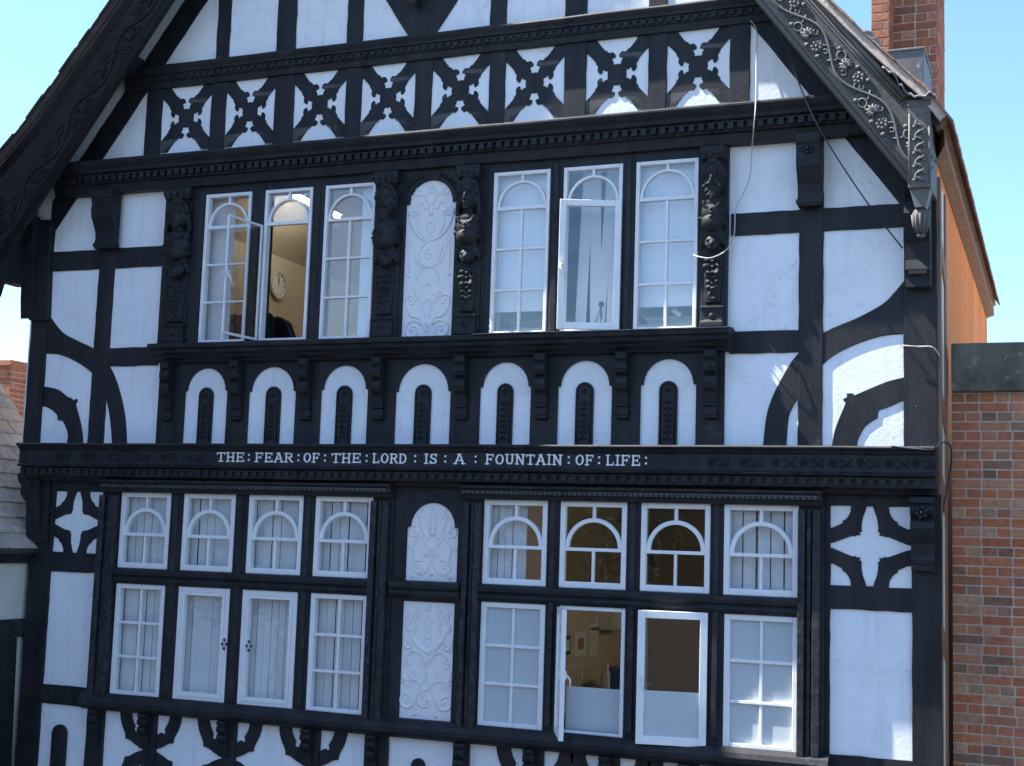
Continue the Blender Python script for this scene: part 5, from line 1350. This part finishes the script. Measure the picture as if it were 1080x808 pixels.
skin_obj('knitted_top', [body_v[0], body_v[1], (px_, py_+.01, seatz+.42), (px_, py_, seatz+.53), body_v[7], body_v[8], body_v[9], body_v[11], body_v[12], body_v[13]],
         [(0, 1), (1, 2), (2, 3), (2, 4), (4, 5), (5, 6), (2, 7), (7, 8), (8, 9)], [(.18, .15), (.17, .13), (.18, .13), (.09, .085), .10, .068, .05, .10, .068, .05], 'jacket', pr)
skin_obj('trousers', [body_v[0], body_v[15], body_v[16], body_v[17], body_v[18], body_v[19], body_v[20]], [(0, 1), (1, 2), (2, 3), (0, 4), (4, 5), (5, 6)], [.15, .11, .085, .065, .11, .085, .065], 'trouser', pr)
q = MB(); rh = random.Random(2); hc = Vector((px_, py_+.0, seatz+.735))
q.ball(hc+Vector((0, .03, .01)), (.095, .105, .115), 14, 10); q.ball(hc+Vector((-.03, .02, .13)), (.05, .05, .045))
for k in range(90):
    d = Vector((rh.gauss(0, 1), rh.gauss(.5, 1), rh.gauss(.4, 1))).normalized()
    if d.y < -.4 and d.z < .4: continue
    p0 = hc+Vector((d.x*.09, d.y*.10+.03, d.z*.11)); q.tube([p0, p0+d*.02+Vector((0, 0, -.01)), p0+d*.03+Vector((rh.uniform(-.02, .02), 0, -.045))], [.009, .008, .003], 5)
obj('hair', q, 'hair', pr)
q = MB(); q.ball(hc+Vector((0, -.115, -.015)), (.012, .016, .018)); q.ball(hc+Vector((0, -.098, -.055)), (.024, .010, .008))
for s_ in (-1, 1): q.ball(hc+Vector((s_*.032, -.095, .012)), (.012, .010, .007)); q.ball(hc+Vector((s_*.085, 0, 0)), (.010, .018, .026))
obj('face_features', q, 'skin', pr)
for s_ in (-1, 1):
    q = MB(); b0 = Vector((px_+s_*.08, py_-.37, seatz+.18)); q.ball(b0, (.035, .042, .015))
    for k in range(4):
        f0 = b0+Vector(((k-1.5)*.017, -.035, 0)); q.tube([f0, f0+Vector((0, -.03, .006)), f0+Vector((0, -.05-.004*(1 if k in (1, 2) else 0), -.006)), f0+Vector((0, -.06, -.022))], [.0085, .008, .0075, .006], 6)
    q.tube([b0+Vector((-s_*.03, .0, 0)), b0+Vector((-s_*.05, -.025, -.004)), b0+Vector((-s_*.05, -.048, -.012))], [.010, .009, .007], 6)
    obj('hand', q, 'skin', pr)
chx = px_+.12
cr = thing('office_chair', 'black high-backed office chair behind the open upper window', 'chair', (chx, py_+.2, floor))
part('backrest', 'dark', cr, lambda mb: mb.prism([(chx-.20, seatz+.05), (chx+.22, seatz+.05), (chx+.23, seatz+.38), (chx+.17, seatz+.52), (chx+.05, seatz+.585), (chx-.08, seatz+.56), (chx-.19, seatz+.45)], -(py_+.27), -(py_+.19)), bev=.03)
part('seat', 'dark', cr, lambda mb: mb.box(px_-.24, px_+.26, -(py_+.2), -(py_-.3), seatz-.20, seatz-.12), bev=.03)
part('stem', 'dark', cr, lambda mb: mb.tube([(px_, py_, seatz-.15), (px_, py_, floor+.06)], .03, 10))
for k in range(5):
    a = k*2*pi/5; q = MB(); q.tube([(px_, py_, floor+.08), (px_+.28*cos(a), py_+.28*sin(a), floor+.04)], .02); q.ball((px_+.28*cos(a), py_+.28*sin(a), floor+.03), .028); obj('castor_leg', q, 'dark', cr)
# ================================================================== CABLES ON THE FRONT
def cable(pts, o, r, mat, label):
    q = MB(); q.tube([(P(a, b, oo)[0], -oo, P(a, b, oo)[1]) for a, b, oo in smoothpoly([(x, y, oo) for (x, y), oo in zip(pts, o)], 6)], r, 7)
    return tag(obj('cable', q, mat), label, 'cable')
cable([(792, 22), (798, 34), (797.5, 70), (797, 108), (795.5, 130), (793, 156), (791, 186), (783, 206), (776, 220), (775, 236), (773.6, 250), (765.8, 264), (750, 272), (736, 270.5), (731.5, 268.5)],
      [.12, .06, .06, .29, .30, .05, .06, .05, .06, .06, .05, .12, .19, .17, .09], .0048, 'cable_w', 'loose pale grey cable hanging from the frieze and looping to the right windows')
cable([(800, 5), (822, 34), (847, 99), (870, 145.6), (912, 210), (952, 262)], [.30, .28, .27, .26, .20, .06], .0055, 'dark', 'taut dark cable slanting from the bargeboard to the right corner post')
cable([(952, 364.5), (968, 365.5), (984, 366.5), (992, 378)], [.06, .07, .065, -.02], .0045, 'cable_w', 'thin grey cable crossing the right corner post')
cable([(940, 470.5), (960, 473), (984, 474), (992, 467), (1002, 470), (1003, 490), (998, 520), (993, 550), (990, 600)], [.29, .30, .295, .1, .0, -.1, -.1, -.1, -.1], .006, 'dark', 'dark cable curling round the right end of the inscribed beam')
q = MB(); x, z = P(967.5, 430, .06); q.tube([(x, -.05, z), (x, -.09, z+.004)], .006); q.ball((x, -.09, z+.004), .008); tag(obj('nail', q, 'iron'), 'small protruding nail on the lower right corner post', 'nail')
